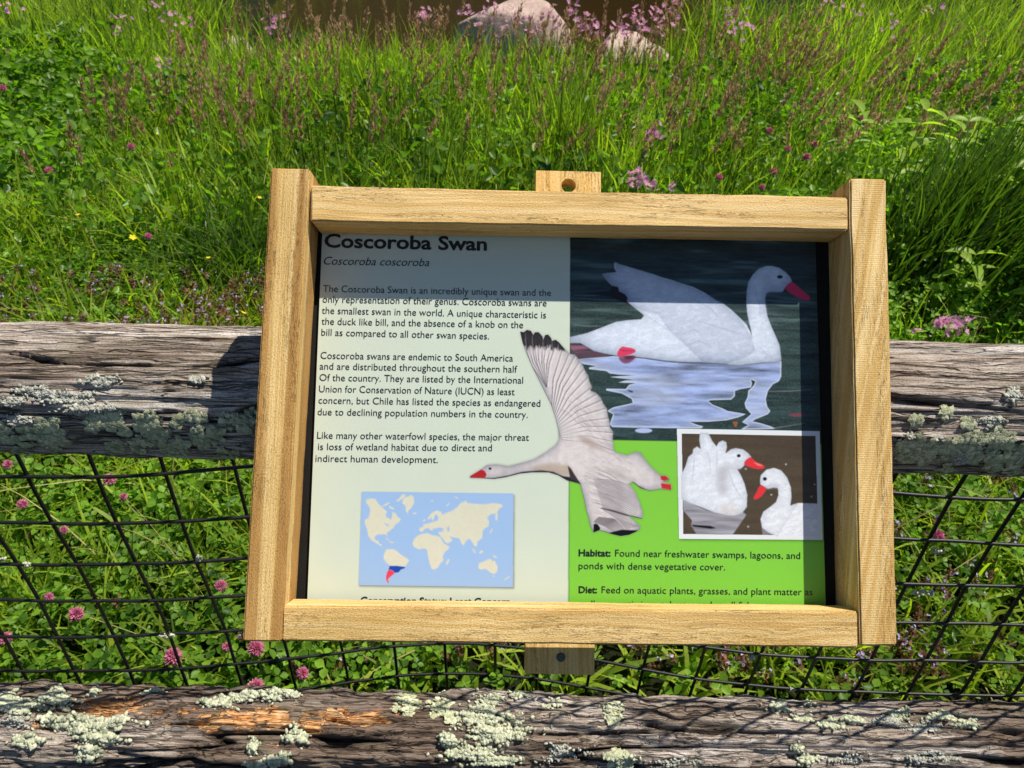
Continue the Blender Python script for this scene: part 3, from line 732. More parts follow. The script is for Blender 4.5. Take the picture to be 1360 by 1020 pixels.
btex = .98+.30*(_fa-.5)+.16*(fbm(GX*.16+GY*.1, GY*.30-GX*.12, 13, 2)-.5)-.10*(np.abs(_fa-.5) < .02)
fill(body, (220, 229, 247), 1, 1, btex)
wing = (cr(A0, AS, [(740, 395), (770, 390), (860, 380), (848, 298), (1000, 350), (1236, 425)]) + cr(B0, AS, [(150, 410), (350, 490), (500, 580), (620, 680), (733, 855), (760, 960), (700, 1010)]) + cr(D0, AS, [(400, 268), (200, 250), (120, 170), (40, 90)]) + cr(A0, AS, [(1290, 860), (1200, 730), (1085, 700), (1000, 665), (945, 620), (930, 560), (820, 490)]))
sl_, m = pmask(tp(wing), 3); bm_sl, bmk = pmask(tp(body), 0)
full = np.zeros((TH, TW), np.float32); full[bm_sl] = bmk
IMG[sl_] = IMG[sl_]*(1-.17*m*full[sl_])[..., None]*(1+np.array([-.01, .0, .04], np.float32)*(m*full[sl_])[..., None])
shade_edges(body, 14, .26, dx=0, dy=6); shade_edges(body, 34, .22, dx=0, dy=20); shade_edges(wing, 22, .15)
for q in ([(1000, 665), (1100, 735), (1200, 800), (1290, 860)],): stroke(cr(A0, AS, q), 1.2, (160, 160, 185), .5, 1)
for q in ([(250, 540), (330, 580), (400, 620), (470, 700)], [(300, 720), (420, 760), (560, 800), (660, 840)], [(760, 480), (800, 600), (800, 690)], [(800, 940), (850, 990), (870, 1010)], [(210, 920), (300, 880), (400, 930)], [(150, 830), (260, 790), (330, 840)]):
    stroke(cr(B0, AS, q), 2.0, (150, 158, 195), .38, 1)
for q in ([(860, 380), (900, 372), (965, 388)], [(880, 535), (940, 520), (1010, 515)], [(950, 590), (1040, 600), (1100, 580)], [(820, 490), (880, 470), (950, 470)]):
    stroke(cr(A0, AS, q), 1.6, (150, 165, 195), .6, 1)
fill(cr(B0, AS, [(1062, 395), (1100, 425), (1150, 470), (1200, 510), (1212, 530), (1200, 550), (1150, 545), (1090, 515), (1040, 485), (1005, 465), (1002, 445), (1030, 415)]), (222, 44, 92), 1, smooth=True)
fill(cr(B0, AS, [(1002, 445), (1040, 485), (1010, 470)]), (60, 10, 30), 1, .8)
fill(cr(B0, AS, ell(963, 357, 24, 15)), (18, 18, 30), 1)
fill(cr(B0, AS, [(830, 330), (870, 320), (900, 400), (980, 470), (900, 476), (845, 490), (838, 540), (850, 640), (800, 700), (815, 520)]), (175, 180, 210), 5, .35)
fill(cr(C0, AS, [(428, 205), (432, 170), (455, 135), (478, 122), (500, 130), (540, 134), (572, 146), (588, 160), (574, 176), (545, 190), (500, 200), (470, 207)]), (216, 62, 98), 1, smooth=True)
fill(cr(C0, AS, [(436, 206), (470, 210), (520, 202), (582, 200), (590, 216), (560, 240), (530, 262), (490, 268), (455, 246)]), (120, 44, 74), 2, .9, smooth=True)
fill(cr(C0, AS, [(485, 212), (530, 206), (572, 208), (552, 228), (500, 232)]), (44, 22, 36), 3, .8)
stroke(cr(C0, AS, [(450, 150), (480, 160), (560, 162)]), 1.6, (150, 26, 60), .7, 1)
stroke(cr(C0, AS, [(590, 212), (830, 247), (1080, 262), (1340, 270)]), 2.4, (60, 72, 110), .7, 1)
stroke(cr(D0, AS, [(0, 262), (300, 268), (500, 286), (700, 262), (840, 252)]), 2.2, (70, 82, 120), .7, 1)
# inset photograph: two swans
H0 = (890, 560)
fill(cr(H0, AS, [(60, 66), (1236, 86), (1262, 984), (78, 976)]), (20, 50, 14), 4, .55)
fill(cr(H0, AS, [(55, 57), (1228, 78), (1253, 972), (72, 963)]), (226, 230, 236), 0)
inner = cr(H0, AS, [(95, 98), (1192, 118), (1215, 935), (108, 922)])
fill(inner, (78, 66, 50), 0, 1, .75+.5*streak+.5*(fine-.5))
def clipfill(pts, color, soft=1, alpha=1.0, tex=None):
    global IMG
    sl_, mi = pmask(tp(inner), 0); keep = IMG.copy(); fill(pts, color, soft, alpha, tex)
    mm = np.zeros((TH, TW, 1), np.float32); mm[sl_] = mi[..., None]; IMG = keep*(1-mm)+IMG*mm
clipfill(cr(H0, AS, [(105, 640), (300, 730), (440, 768), (600, 745), (625, 765), (560, 860), (510, 930), (220, 930), (170, 850), (180, 810), (108, 730)]), (150, 148, 158), 1, 1, .35+1.3*fbm(GX*.01, GY*.10, 15, 3))
clipfill(cr(H0, AS, [(170, 845), (330, 855), (378, 875), (330, 880), (190, 862)]), (14, 12, 16), 1)
ls = cr(H0, AS, [(245, 90), (310, 90), (345, 160), (380, 205), (400, 170), (430, 155), (460, 170), (465, 210), (452, 262), (500, 228), (540, 218), (600, 230), (640, 260), (665, 290), (610, 330), (608, 360), (580, 385), (550, 390), (580, 440), (610, 510), (632, 600), (628, 700), (590, 750), (520, 770), (440, 765), (360, 745), (250, 700), (170, 670), (90, 635), (90, 440), (125, 370), (150, 290), (185, 260), (190, 225), (220, 205), (252, 225), (240, 150)])
clipfill(ls, (226, 231, 242), 1, 1, btex)
shade_edges(ls, 14, .30)
clipfill(cr(H0, AS, [(385, 390), (440, 345), (500, 350), (560, 350), (575, 380), (480, 400), (462, 480), (478, 590), (400, 600), (380, 480)]), (168, 163, 172), 9, .6)
clipfill(cr(H0, AS, [(400, 690), (470, 665), (560, 700), (570, 755), (440, 762), (390, 740)]), (205, 190, 174), 9, .4)
for q in ([(300, 240), (320, 300), (330, 400)], [(200, 300), (190, 400), (180, 480)], [(480, 410), (520, 520), (590, 640)], [(380, 240), (385, 320), (382, 400)]): stroke(cr(H0, AS, q), 2, (180, 182, 196), .5, 1)
red = (222, 52, 58)
fill(cr(H0, AS, [(665, 290), (700, 330), (760, 352), (778, 372), (760, 388), (710, 390), (650, 372), (608, 355), (610, 330), (635, 300)]), red, 1, smooth=True)
fill(cr(H0, AS, [(680, 330), (740, 350), (765, 365), (720, 362)]), (245, 140, 140), 1, .7)
fill(cr(H0, AS, ell(563, 280, 16, 14)), (24, 28, 44), 1)
rs = cr(H0, AS, [(740, 470), (745, 440), (790, 395), (850, 380), (910, 400), (960, 460), (990, 540), (995, 620), (985, 690), (1050, 668), (1230, 674), (1230, 945), (880, 945), (800, 905), (755, 870), (742, 800), (765, 740), (820, 700), (870, 660), (890, 600), (885, 545), (850, 540), (800, 550), (740, 515)])
clipfill(cr(H0, AS, [(750, 870), (850, 925), (760, 930)]), (130, 125, 135), 1)
clipfill(rs, (228, 232, 242), 1, 1, btex)
clipfill(cr(H0, AS, [(760, 540), (800, 552), (870, 540), (900, 560), (890, 500), (820, 500)]), (180, 180, 196), 4, .45)
shade_edges([q for q in rs if q[0] < 1082], 12, .22)
fill(cr(H0, AS, [(735, 515), (795, 545), (770, 590), (730, 630), (690, 641), (683, 622), (710, 580)]), red, 1, smooth=True)
fill(cr(H0, AS, ell(777, 470, 17, 15)), (20, 22, 36), 1)
for (a, b) in ((640, 862), (620, 388), (830, 600), (950, 350), (1185, 515), (1160, 615)): fill(cr(H0, AS, ell(a, b, 8, 7)), (190, 190, 190), 1, .8)
# map
E0, ES = (460, 640), 5.667
fill(cr(E0, ES, [(118, 80), (1268, 96), (1264, 806), (96, 790)]), (120, 128, 120), 3, .8)
fill(cr(E0, ES, [(115, 73), (1258, 87), (1253, 793), (92, 778)]), (157, 189, 231), 0)
land = (218, 216, 196)
lt = .98+.06*(fbm(GX*.12, GY*.12, 22, 2)-.5)
for q in ([(150, 132), (185, 125), (220, 128), (240, 165), (265, 185), (290, 210), (310, 225), (295, 245), (300, 265), (325, 275), (335, 290), (345, 255), (345, 225), (370, 235), (385, 262), (410, 280), (400, 300), (370, 320), (355, 345), (330, 365), (305, 385), (310, 418), (298, 395), (270, 395), (235, 395), (215, 410), (215, 435), (235, 445), (248, 440), (240, 460), (262, 470), (270, 488), (255, 480), (225, 460), (190, 440), (165, 405), (160, 370), (150, 340), (138, 310), (140, 285), (165, 270), (175, 245), (180, 205), (165, 175), (150, 160)],
          [(430, 125), (460, 110), (490, 98), (510, 120), (510, 160), (490, 195), (468, 215), (460, 240), (447, 215), (445, 180), (420, 160)], [(375, 145), (400, 120), (425, 92), (445, 95), (440, 115), (410, 135), (385, 150)],
          [(300, 508), (345, 505), (375, 515), (400, 540), (440, 565), (475, 590), (460, 610), (445, 635), (420, 640), (380, 632), (330, 632), (300, 605), (280, 575), (283, 545)],
          [(545, 400), (580, 388), (615, 385), (640, 400), (680, 405), (705, 415), (735, 465), (775, 485), (770, 505), (740, 530), (725, 560), (730, 590), (705, 615), (690, 645), (655, 662), (640, 650), (625, 605), (615, 560), (608, 515), (590, 500), (545, 508), (510, 490), (497, 465), (510, 430), (530, 410)],
          [(748, 612), (768, 578), (777, 588), (760, 624)], [(610, 275), (640, 235), (680, 215), (715, 225), (720, 250), (690, 268), (688, 250), (670, 245), (655, 285), (645, 290), (640, 265), (620, 285)],
          [(550, 372), (550, 345), (575, 340), (580, 320), (620, 312), (655, 300), (690, 290), (695, 265), (735, 240), (790, 220), (815, 205), (840, 185), (860, 160), (900, 140), (910, 160), (970, 165), (1030, 170), (1100, 160), (1160, 165), (1180, 180), (1150, 205), (1130, 235), (1085, 245), (1060, 270), (1075, 300), (1070, 335), (1040, 350), (1025, 370), (1025, 420), (1000, 440), (985, 455), (985, 480), (965, 485), (950, 455), (925, 425), (905, 440), (880, 480), (868, 465), (850, 425), (800, 415), (775, 410), (800, 440), (760, 465), (740, 450), (710, 410), (700, 395), (690, 385), (700, 375), (725, 375), (730, 360), (695, 355), (650, 350), (655, 365), (635, 365), (615, 345), (590, 355), (575, 375)],
          [(995, 615), (1030, 600), (1060, 585), (1090, 580), (1100, 600), (1115, 590), (1140, 640), (1135, 675), (1110, 695), (1080, 680), (1050, 655), (1010, 660), (995, 650)],
          [(1102, 545), (1140, 572), (1112, 570)], ell(515, 237, 13, 6), ell(1015, 527, 16, 9, rot=-.6), ell(962, 520, 22, 5, rot=1.0), ell(1092, 368, 22, 5, rot=-1.1), ell(1208, 725, 28, 4, rot=-.6), ell(586, 290, 12, 5, rot=-.9),
          ell(1130, 260, 9, 32), ell(765, 172, 18, 4, rot=-.8), ell(830, 118, 16, 4, rot=.5), ell(342, 455, 20, 4, rot=.1), ell(310, 432, 20, 3, rot=.8), ell(340, 195, 24, 7, rot=.5), ell(300, 170, 30, 6, rot=-.5), ell(645, 142, 10, 5), ell(1108, 710, 6, 5)):
    fill(cr(E0, ES, q), land, 1, 1, lt)
for q in (ell(705, 352, 30, 8), ell(768, 355, 9, 20), ell(305, 322, 22, 6, rot=.5), ell(732, 440, 32, 3, rot=1.0), ell(322, 250, 20, 24)): fill(cr(E0, ES, q), (157, 189, 231), 1)
fill(cr(E0, ES, [(325, 632), (380, 632), (443, 640), (440, 650), (410, 660), (395, 680), (365, 685), (345, 665), (318, 660)]), (32, 72, 172), 1)
fill(cr(E0, ES, [(318, 660), (345, 665), (365, 685), (345, 705), (325, 720), (312, 735), (322, 760), (315, 765), (300, 740), (298, 715), (305, 685)]), (226, 66, 92), 1)
# flying swan
G0, GS = (600, 420), 3.1875
fly = cr(G0, GS, [(290, 65), (305, 68), (318, 58), (335, 62), (345, 80), (352, 68), (368, 68), (383, 85), (388, 100), (395, 80), (408, 78), (420, 92), (424, 105), (440, 100), (455, 112), (470, 130), (490, 150), (500, 160), (520, 163), (535, 180), (555, 210), (560, 225), (578, 255), (580, 270), (593, 300), (585, 315), (610, 325), (630, 345), (640, 370), (655, 390), (660, 420), (670, 460), (668, 470), (682, 490), (680, 520), (688, 575), (740, 590), (775, 575), (798, 578), (820, 610), (850, 645), (885, 675), (905, 675), (922, 690), (920, 695), (900, 697), (890, 700), (928, 712), (930, 735), (885, 730), (840, 738), (800, 728), (765, 700), (750, 710), (775, 740), (795, 790), (808, 830), (806, 857), (780, 852), (740, 840), (770, 865), (795, 885), (798, 900), (780, 912), (750, 925), (715, 930), (680, 922), (650, 912), (625, 905), (600, 915), (585, 880), (580, 850), (570, 820), (560, 770), (545, 710), (530, 705), (490, 695), (450, 672), (410, 660), (340, 660), (290, 665), (230, 680), (180, 688), (130, 685), (75, 683), (80, 675), (125, 648), (150, 630), (190, 627), (240, 635), (300, 620), (350, 605), (400, 575), (440, 545), (455, 520), (452, 480), (440, 430), (420, 370), (390, 310), (370, 270), (340, 210), (315, 150), (300, 110)])
fill(fly, (70, 78, 66), 5, .75)
ftex = .93+.22*(fbm(GX*.06, GY*.015, 31, 4)-.5)+.10*(fine-.5)
fill(fly, (222, 213, 214), 1, 1, ftex*(1+.22*(_fa-.5)))
shade_edges(fly, 10, .42); shade_edges(fly, 26, .30)
fsl, fm = pmask(tp(fly), 0); fmask = np.zeros((TH, TW), np.float32); fmask[fsl] = fm
keep = IMG.copy()
fr = random.Random(4)
def feather(a, b, col_, al, wd):
    mid = ((a[0]+b[0])/2+(b[1]-a[1])*.06, (a[1]+b[1])/2-(b[0]-a[0])*.06); stroke(cr(G0, GS, [a, mid, b]), wd, col_, al, 1)
tips = [(300, 100), (312, 75), (330, 66), (345, 88), (362, 72), (385, 95), (402, 82), (424, 108), (445, 105), (470, 132), (495, 158), (520, 166), (540, 190), (558, 222), (576, 256), (590, 300), (612, 328), (636, 352), (652, 388), (664, 430), (670, 465), (680, 492), (684, 530), (687, 570)]
for i, t in enumerate(tips):
    k = i/len(tips); root = (395+70*k, 330+200*k) if i > 8 else (400+10*k, 300)
    feather(root, t, (96, 88, 94), .85, 1.4); feather((root[0]+5, root[1]-3), (t[0]+6, t[1]+8), (236, 230, 232), .6, 1.8)
for i in range(90):
    k = fr.random(); bx, by = 470+170*k+fr.uniform(-30, 20), 330+190*k+fr.uniform(-30, 60)
    feather((bx, by), (bx+fr.uniform(30, 70), by+fr.uniform(18, 50)), fr.choice([(150, 140, 144), (228, 222, 225), (165, 148, 140)]), .4, 1.0)
for i in range(60):
    k = fr.random(); bx, by = 560+60*k+fr.uniform(-20, 60), 640+190*k; L_ = fr.uniform(60, 120)
    feather((bx, by), (bx+L_*.9, by+L_*fr.uniform(.25, .6)), fr.choice([(110, 100, 108), (240, 234, 236), (140, 126, 128)]), .45, 1.2)
for i in range(14):
    k = i/13; feather((600+20*k, 870-20*k), (690+100*k, 915-25*k), (100, 92, 98), .8, 1.4)
for i in range(26):
    k = i/25; a = (600+40*k, 690+130*k); b = (770+30*(1-abs(k-.5)*2)-20*k, 720+190*k)
    feather(a, b, (104, 95, 102), .85, 1.4); feather((a[0], a[1]+4), (b[0], b[1]+5), (232, 226, 230), .5, 1.5)
for i in range(80):
    bx, by = fr.uniform(540, 760), fr.uniform(570, 720); feather((bx, by), (bx+fr.uniform(20, 50), by+fr.uniform(8, 30)), fr.choice([(160, 150, 154), (225, 219, 222), (175, 158, 146)]), .35, 1.0)
fill(cr(G0, GS, [(530, 500), (580, 515), (640, 555), (670, 575), (600, 560), (545, 530)]), (150, 122, 100), 6, .55)
fill(cr(G0, GS, [(330, 640), (420, 622), (500, 630), (520, 680), (440, 668), (350, 658)]), (170, 148, 118), 5, .6)
fill(cr(G0, GS, [(640, 640), (720, 660), (765, 700), (690, 680)]), (150, 138, 138), 6, .5)
fill(cr(G0, GS, [(280, 50), (470, 50), (480, 150), (462, 143), (448, 146), (436, 132), (424, 148), (410, 131), (396, 146), (384, 128), (370, 142), (360, 124), (350, 150), (340, 128), (328, 160), (318, 140), (308, 158), (295, 120)]), (22, 17, 20), 2, .96)
for i in range(30):
    x = fr.uniform(300, 460); feather((x, 165), (x+fr.uniform(-8, 2), 120+fr.uniform(0, 15)), (205, 194, 198), .6, 1.4)
for x, y0_, y1_ in ((313, 70, 140), (341, 82, 140), (386, 95, 145), (424, 105, 150), (450, 118, 150)): feather((x+6, y1_), (x, y0_), (120, 112, 118), .7, 1.4)
fill(cr(G0, GS, [(490, 632), (505, 645), (520, 670), (548, 712), (530, 708), (490, 697), (450, 675), (500, 680)]), (30, 24, 24), 1, .95)
stroke(cr(G0, GS, [(130, 686), (180, 688), (240, 678), (300, 662), (380, 656), (430, 662), (480, 685), (530, 703)]), 2.6, (25, 20, 20), .95, 1)
fill(cr(G0, GS, [(75, 683), (80, 675), (125, 648), (140, 655), (148, 670), (140, 686)]), (176, 32, 38), 1)
fill(cr(G0, GS, ell(162, 645, 6.5, 5.5)), (14, 12, 14), 1)
fill(cr(G0, GS, [(883, 675), (905, 675), (922, 690), (900, 697), (885, 692)]), (190, 36, 38), 1)
fill(cr(G0, GS, [(885, 706), (928, 712), (930, 735), (888, 728)]), (200, 40, 40), 1)
fill(cr(G0, GS, [(600, 882), (606, 877), (618, 880), (629, 897), (625, 908), (600, 918)]), (12, 10, 12), 1)
fill(cr(G0, GS, [(660, 918), (690, 910), (720, 903), (785, 906), (795, 915), (715, 940), (680, 930)]), (14, 11, 13), 1)
stroke(cr(G0, GS, [(630, 812), (690, 826), (740, 842), (806, 858)]), 2.6, (45, 40, 45), .9, 1)
stroke(cr(G0, GS, [(765, 700), (790, 720), (830, 738)]), 1.8, (40, 34, 36), .8, 1)
IMG = keep*(1-fmask[..., None])+IMG*fmask[..., None]
IMG *= (.93*(1+.05*(fine-.5)+.03*(soft_n-.5)))[..., None]
img = D.images.new('sign_print', TW, TH, float_buffer=False); img.colorspace_settings.name = 'sRGB'
li = np.clip(IMG, 0, 1); sr = np.where(li < .0031308, li*12.92, 1.055*np.power(np.maximum(li, 1e-6), 1/2.4)-.055)
buf = np.ones((TH, TW, 4), np.float32); buf[..., :3] = sr
img.pixels.foreach_set(buf.ravel()); img.update(); img.pack()
B = NB('printed_panel'); it = B.n('TexImage', _image=img, _interpolation='Cubic'); p = B.n('TexCoord').outputs['Object']
n = B.noise(p, 900, 2)
B.bsdf(it.outputs[0], .33, .45, n, .06, .0003); M['print'] = B.done()
def uv_of(P): return np.stack([(P[:, 0]-U0)/(TW*RES), (P[:, 1]-V0)/(TH*RES)], -1)
def print_piece(name, px, lift, parent, thick=0.0, label=None):
    q = sgn(px, WP) if len(px) else px
    n = len(q); bm = bmesh.new()
    top = [bm.verts.new((a[0], a[1], WP+lift)) for a in q]
    f = bm.faces.new(top)
    if f.normal.z < 0: f.normal_flip()
    if thick:
        bot = [bm.verts.new((a[0], a[1], WP+lift-thick)) for a in q]
        bm.faces.new(bot[::-1])
        for i in range(n): bm.faces.new([top[i], bot[i], bot[(i+1) % n], top[(i+1) % n]])
        bmesh.ops.recalc_face_normals(bm, faces=bm.faces)
    bmesh.ops.triangulate(bm, faces=bm.faces)
    uvl = bm.loops.layers.uv.new('UVMap')
    for fc in bm.faces:
        for lp in fc.loops: lp[uvl].uv = tuple(uv_of(np.array([lp.vert.co[:]]))[0])
    me = D.meshes.new(name); bm.to_mesh(me); bm.free(); me.materials.append(M['print'])
    o = D.objects.new(name, me); link(o, parent)
    if label: o['label'] = label
    return o
panel = print_piece('printed_panel', PANEL_PX, 0, sign, .003)
print_piece('swan_photo', [(757.5, 291), (1081, 294), (1089.5, 589.3), (900, 586), (757, 583.5)], .00012, panel, label='large photo of a white swan on dark water')
print_piece('swan_photo', cr(H0, AS, [(55, 57), (1228, 78), (1253, 972), (72, 963)]), .00024, panel, label='small white bordered photo of two swans')
print_piece('world_map', cr(E0, ES, [(115, 73), (1258, 87), (1253, 793), (92, 778)]), .00012, panel)
print_piece('flying_swan_print', fly, .00024, panel)
B = NB('print_ink'); B.bsdf((.012, .015, .020), .4, .4); M['ink'] = B.done()
def text_line(txt, x0, y0, x1, y1, cap, bold=False, ital=False, name='text_line'):
    cu = D.curves.new('t', 'FONT'); cu.body = txt; cu.size = 1; cu.resolution_u = 3
    cu.offset = .026 if bold else -.002
    if ital: cu.shear = .28
    ob = D.objects.new('t', cu); COL.objects.link(ob); bpy.context.view_layer.update()
    me = D.meshes.new_from_object(ob.evaluated_get(bpy.context.evaluated_depsgraph_get()))
    D.objects.remove(ob)
    co = np.array([v.co[:] for v in me.vertices]); xmin, xmax = co[:, 0].min(), co[:, 0].max()
    a, b = sgn([(x0, y0), (x1, y1)], WP); up = sgn([(x0, y0-cap)], WP)[0]-a
    hgt = np.linalg.norm(up); CAP = .729
    s = (co[:, 0]-xmin)/(xmax-xmin); d = (b-a)/np.linalg.norm(b-a); nrm = np.array([-d[1], d[0]])
    P = a+np.outer(s, b-a)+np.outer(co[:, 1]/CAP*hgt, nrm)
    for v, q in zip(me.vertices, P): v.co = (q[0], q[1], WP+.0004)
    me.name = name; me.materials.clear(); me.materials.append(M['ink'])
    o = D.objects.new(name, me); link(o, panel); return o
text_line('Coscoroba Swan', 430.7, 328.3, 646.7, 332.7, 18.5, bold=True, name='heading')
text_line('Coscoroba coscoroba', 430.2, 351.5, 569.9, 353.7, 11.2, ital=True, name='subheading')
for t in (('The Coscoroba Swan is an incredibly unique swan and the', 429, 387.8, 731.7, 393.4), ('only representation of their genus. Coscoroba swans are', 428.5, 401.8, 726, 406.8),
          ('the smallest swan in the world. A unique characteristic is', 427.4, 416.6, 725.2, 422.7), ('the duck like bill, and the absence of a knob on the', 427, 431, 694.8, 435.8),
          ('bill as compared to all other swan species.', 426.8, 445.6, 649.5, 450.7), ('Coscoroba swans are endemic to South America', 425.7, 476.4, 681.4, 480),
          ('and are distributed throughout the southern half', 424.6, 490.6, 687, 494.8), ('Of the country. They are listed by the International', 424.3, 505.7, 694.8, 509.3),
          ('Union for Conservation of Nature (IUCN) as least', 423.7, 520.8, 683.6, 524.7), ('concern, but Chile has listed the species as endangered', 423, 535.9, 717.7, 540),
          ('due to declining population numbers in the country.', 421.8, 551.3, 701, 554.9), ('Like many other waterfowl species, the major threat', 421.2, 582.4, 702.6, 585.2),
          ('is loss of wetland habitat due to direct and', 422.4, 597.5, 653.4, 599.1), ('indirect human development.', 419, 613.1, 581.6, 614.8)):
    text_line(*t, 9.7)
text_line('Conservation Status: Least Concern', 478.8, 801.5, 677.5, 803.5, 9.5, bold=True)
text_line('Habitat:', 768.5, 738.3, 811, 738.8, 9.2, bold=True); text_line('Found near freshwater swamps, lagoons, and', 817, 738.8, 1062.7, 742.2, 9.6)
text_line('ponds with dense vegetative cover.', 768.5, 755.6, 963, 757.3, 9.6)
text_line('Diet:', 768.5, 787.2, 793, 787.5, 9.2, bold=True); text_line('Feed on aquatic plants, grasses, and plant matter as', 799, 787.5, 1079, 790.5, 9.6)
text_line('well as aquatic invertebrates and small fish.', 768.5, 806, 1001, 808, 9.6)

# ------------------------------------------------------------------ vegetation
M['g_tall'] = leaf_mat('tall_grass', (.035, .085, .008), (.42, .57, .065), (1.45, 1.65, .4), .5, .55)
M['g_short'] = leaf_mat('short_grass', (.07, .13, .010), (.50, .64, .06), (1.45, 1.55, .35), .45, .55)
M['g_dark'] = leaf_mat('dark_grass', (.02, .06, .010), (.13, .22, .025), (1.5, 1.7, .5), .34, .48)
M['clover'] = leaf_mat('clover_leaf', (.028, .085, .008), (.28, .50, .045), (1.3, 1.65, .4), .42, .5)
M['weed'] = leaf_mat('weed_leaf', (.02, .065, .008), (.25, .44, .04), (1.3, 1.65, .4), .34, .5)
M['lightleaf'] = leaf_mat('light_leaf', (.20, .36, .04), (.48, .62, .10), (1.5, 1.6, .5), .4, .55)
M['bract'] = leaf_mat('brown_bract', (.10, .045, .025), (.32, .17, .085), (1.3, 1.1, .8), .7, .35)
M['seed'] = leaf_mat('purple_brown_seed_head', (.30, .16, .08), (.70, .50, .30), (1.2, 1.0, 1.0), .75, .4)
M['violet'] = leaf_mat('violet_floret', (.42, .34, .66), (.72, .64, .90), (1.2, 1.1, 1.2), .6, .4)
M['pink'] = leaf_mat('pink_petal', (.70, .22, .42), (.92, .58, .76), (1.1, 1.0, 1.1), .6, .45)
M['magenta'] = leaf_mat('clover_flower', (.60, .12, .28), (.92, .45, .60), (1.1, 1.0, 1.1), .65, .4, 40)
M['yellow'] = leaf_mat('buttercup_petal', (.85, .65, .02), (.92, .78, .04), (1.1, 1.1, .8), .35, .3)
M['straw'] = leaf_mat('straw', (.30, .26, .08), (.55, .46, .20), (1.2, 1.1, .8), .7, .3)

def blades(n, pos, h, bend, width, rng, lean=(0, 0), az=None, segs=4, curl=1.0):
    az = rng.uniform(0, 6.283, n) if az is None else az
    d = np.stack([np.cos(az), np.sin(az)], -1)
    side = np.stack([-np.sin(az), np.cos(az)], -1); tw = rng.normal(0, .5, n)
    side = side*np.cos(tw)[:, None]+d*np.sin(tw)[:, None]
    lean = np.asarray(lean)
    L = []; 
    for s in range(segs+1):
        t = s/segs
        off = d*(bend*h*(t**1.8)*curl)[:, None] + (lean*np.ones((n, 2)))*(h*t)[:, None]
        z = h*(t - .42*np.minimum(bend, 1.4)*t**2.3)
        c = np.concatenate([pos[:, :2]+off, (pos[:, 2]+z)[:, None]], -1)
        if s < segs:
            wv = width*(1-.75*t**2)*(.65+.35*min(1, t*4+.2))
            e = np.concatenate([side*wv[:, None]*.5, (tw*0)[:, None]], -1)
            L += [c-e, c+e]
        else: L.append(c)
    V = np.stack(L, 1); k = V.shape[1]
    base = (np.arange(n)*k)[:, None]
    q = np.array([(2*s, 2*s+1, 2*s+3, 2*s+2) for s in range(segs-1)]); f4 = (base[:, None]+q[None]).reshape(-1, 4)
    f3 = (base+np.array([[2*segs-2, 2*segs-1, 2*segs]])).reshape(-1, 3)
    return V.reshape(-1, 3), f4, f3
class Acc:
    def __init__(s): s.V = []; s.q = []; s.t = []; s.n = 0
    def add(s, V, f4=None, f3=None):
        s.V.append(V)
        if f4 is not None and len(f4): s.q.append(np.asarray(f4)+s.n)
        if f3 is not None and len(f3): s.t.append(np.asarray(f3)+s.n)
        s.n += len(V)
    def build(s, name, mat, parent=None, kind='stuff', label=None, cat=None, smooth=True):
        o = mesh_np(name, np.concatenate(s.V), np.concatenate(s.q) if s.q else None, np.concatenate(s.t) if s.t else None, mats=mat, parent=parent, smooth=smooth)
        tag(o, label, cat, kind=kind); return o
def on_ground(x, y): return np.stack([x, y, ground_z(x, y)-.01], -1)
def in_pond(x, y): return (((x+.1)/3.0)**2+((y-9.0)/2.55)**2) < 1
def scatter_xy(n, x0, x1, y0, y1, rng, dens=None):
    x = rng.uniform(x0, x1, n); y = rng.uniform(y0, y1, n)
    ok = ~in_pond(x, y) & (np.abs(x) < .75*y+.75)
    if dens is not None: ok &= rng.uniform(0, 1, n) < dens(x, y)
    return x[ok], y[ok]
def grass_patch(acc, n, box, h, bend, wd, rng, dens=None, lean=(0, 0), clump=.6, segs=4):
    nc = max(1, n//7); x, y = scatter_xy(nc, *box, rng, dens)
    if not len(x): return
    m = 7; X = np.repeat(x, m)+rng.normal(0, .022*clump/.6, len(x)*m); Y = np.repeat(y, m)+rng.normal(0, .022*clump/.6, len(x)*m)
    k = len(X); hh = rng.uniform(h[0], h[1], k)*np.repeat(rng.uniform(.75, 1.15, len(x)), m)
    acc.add(*blades(k, on_ground(X, Y), hh, np.abs(rng.normal(bend, bend*.5, k)), rng.uniform(wd[0], wd[1], k), rng, lean, segs=segs))
rv = np.random.default_rng(101)
bell = lambda x, y, cx, cy, sx, sy: np.exp(-((x-cx)/sx)**2-((y-cy)/sy)**2)
mid = lambda x, y: np.clip(sstep(-1.75, -1.15, x-(y-3.2)*-.18)*(1-sstep(1.0, 1.7, x)), 0.08, 1)
left = lambda x, y: np.clip(1-sstep(-1.5, -.8, x), 0.05, 1)
right = lambda x, y: np.clip(sstep(.7, 1.4, x), .1, 1)
# tall upright meadow grass in the middle
patch = lambda x, y: .25+.75*sstep(.40, .62, fbm(x*1.6, y*1.6, 61, 3))
A = Acc()
grass_patch(A, 15000, (-2.3, 3.0, 2.9, 4.6), (.34, .60), .30, (.007, .013), rv, lambda x, y: mid(x, y)*patch(x, y), (.03, 0))
grass_patch(A, 9000, (-2.3, 3.0, 2.9, 4.6), (.25, .50), .45, (.005, .010), rv, mid, (.06, 0))
grass_patch(A, 8000, (-4.2, 4.6, 4.4, 5.9), (.20, .38), .4, (.007, .013), rv, None, (.05, 0))
grass_patch(A, 5200, (-2.1, 2.4, 4.3, 5.6), (.30, .54), .3, (.009, .015), rv, None, (.04, 0))
grass_patch(A, 6500, (1.0, 4.6, 4.6, 6.6), (.40, .75), .35, (.009, .015), rv, lambda x, y: sstep(1.0, 1.5, x), (.12, 0))
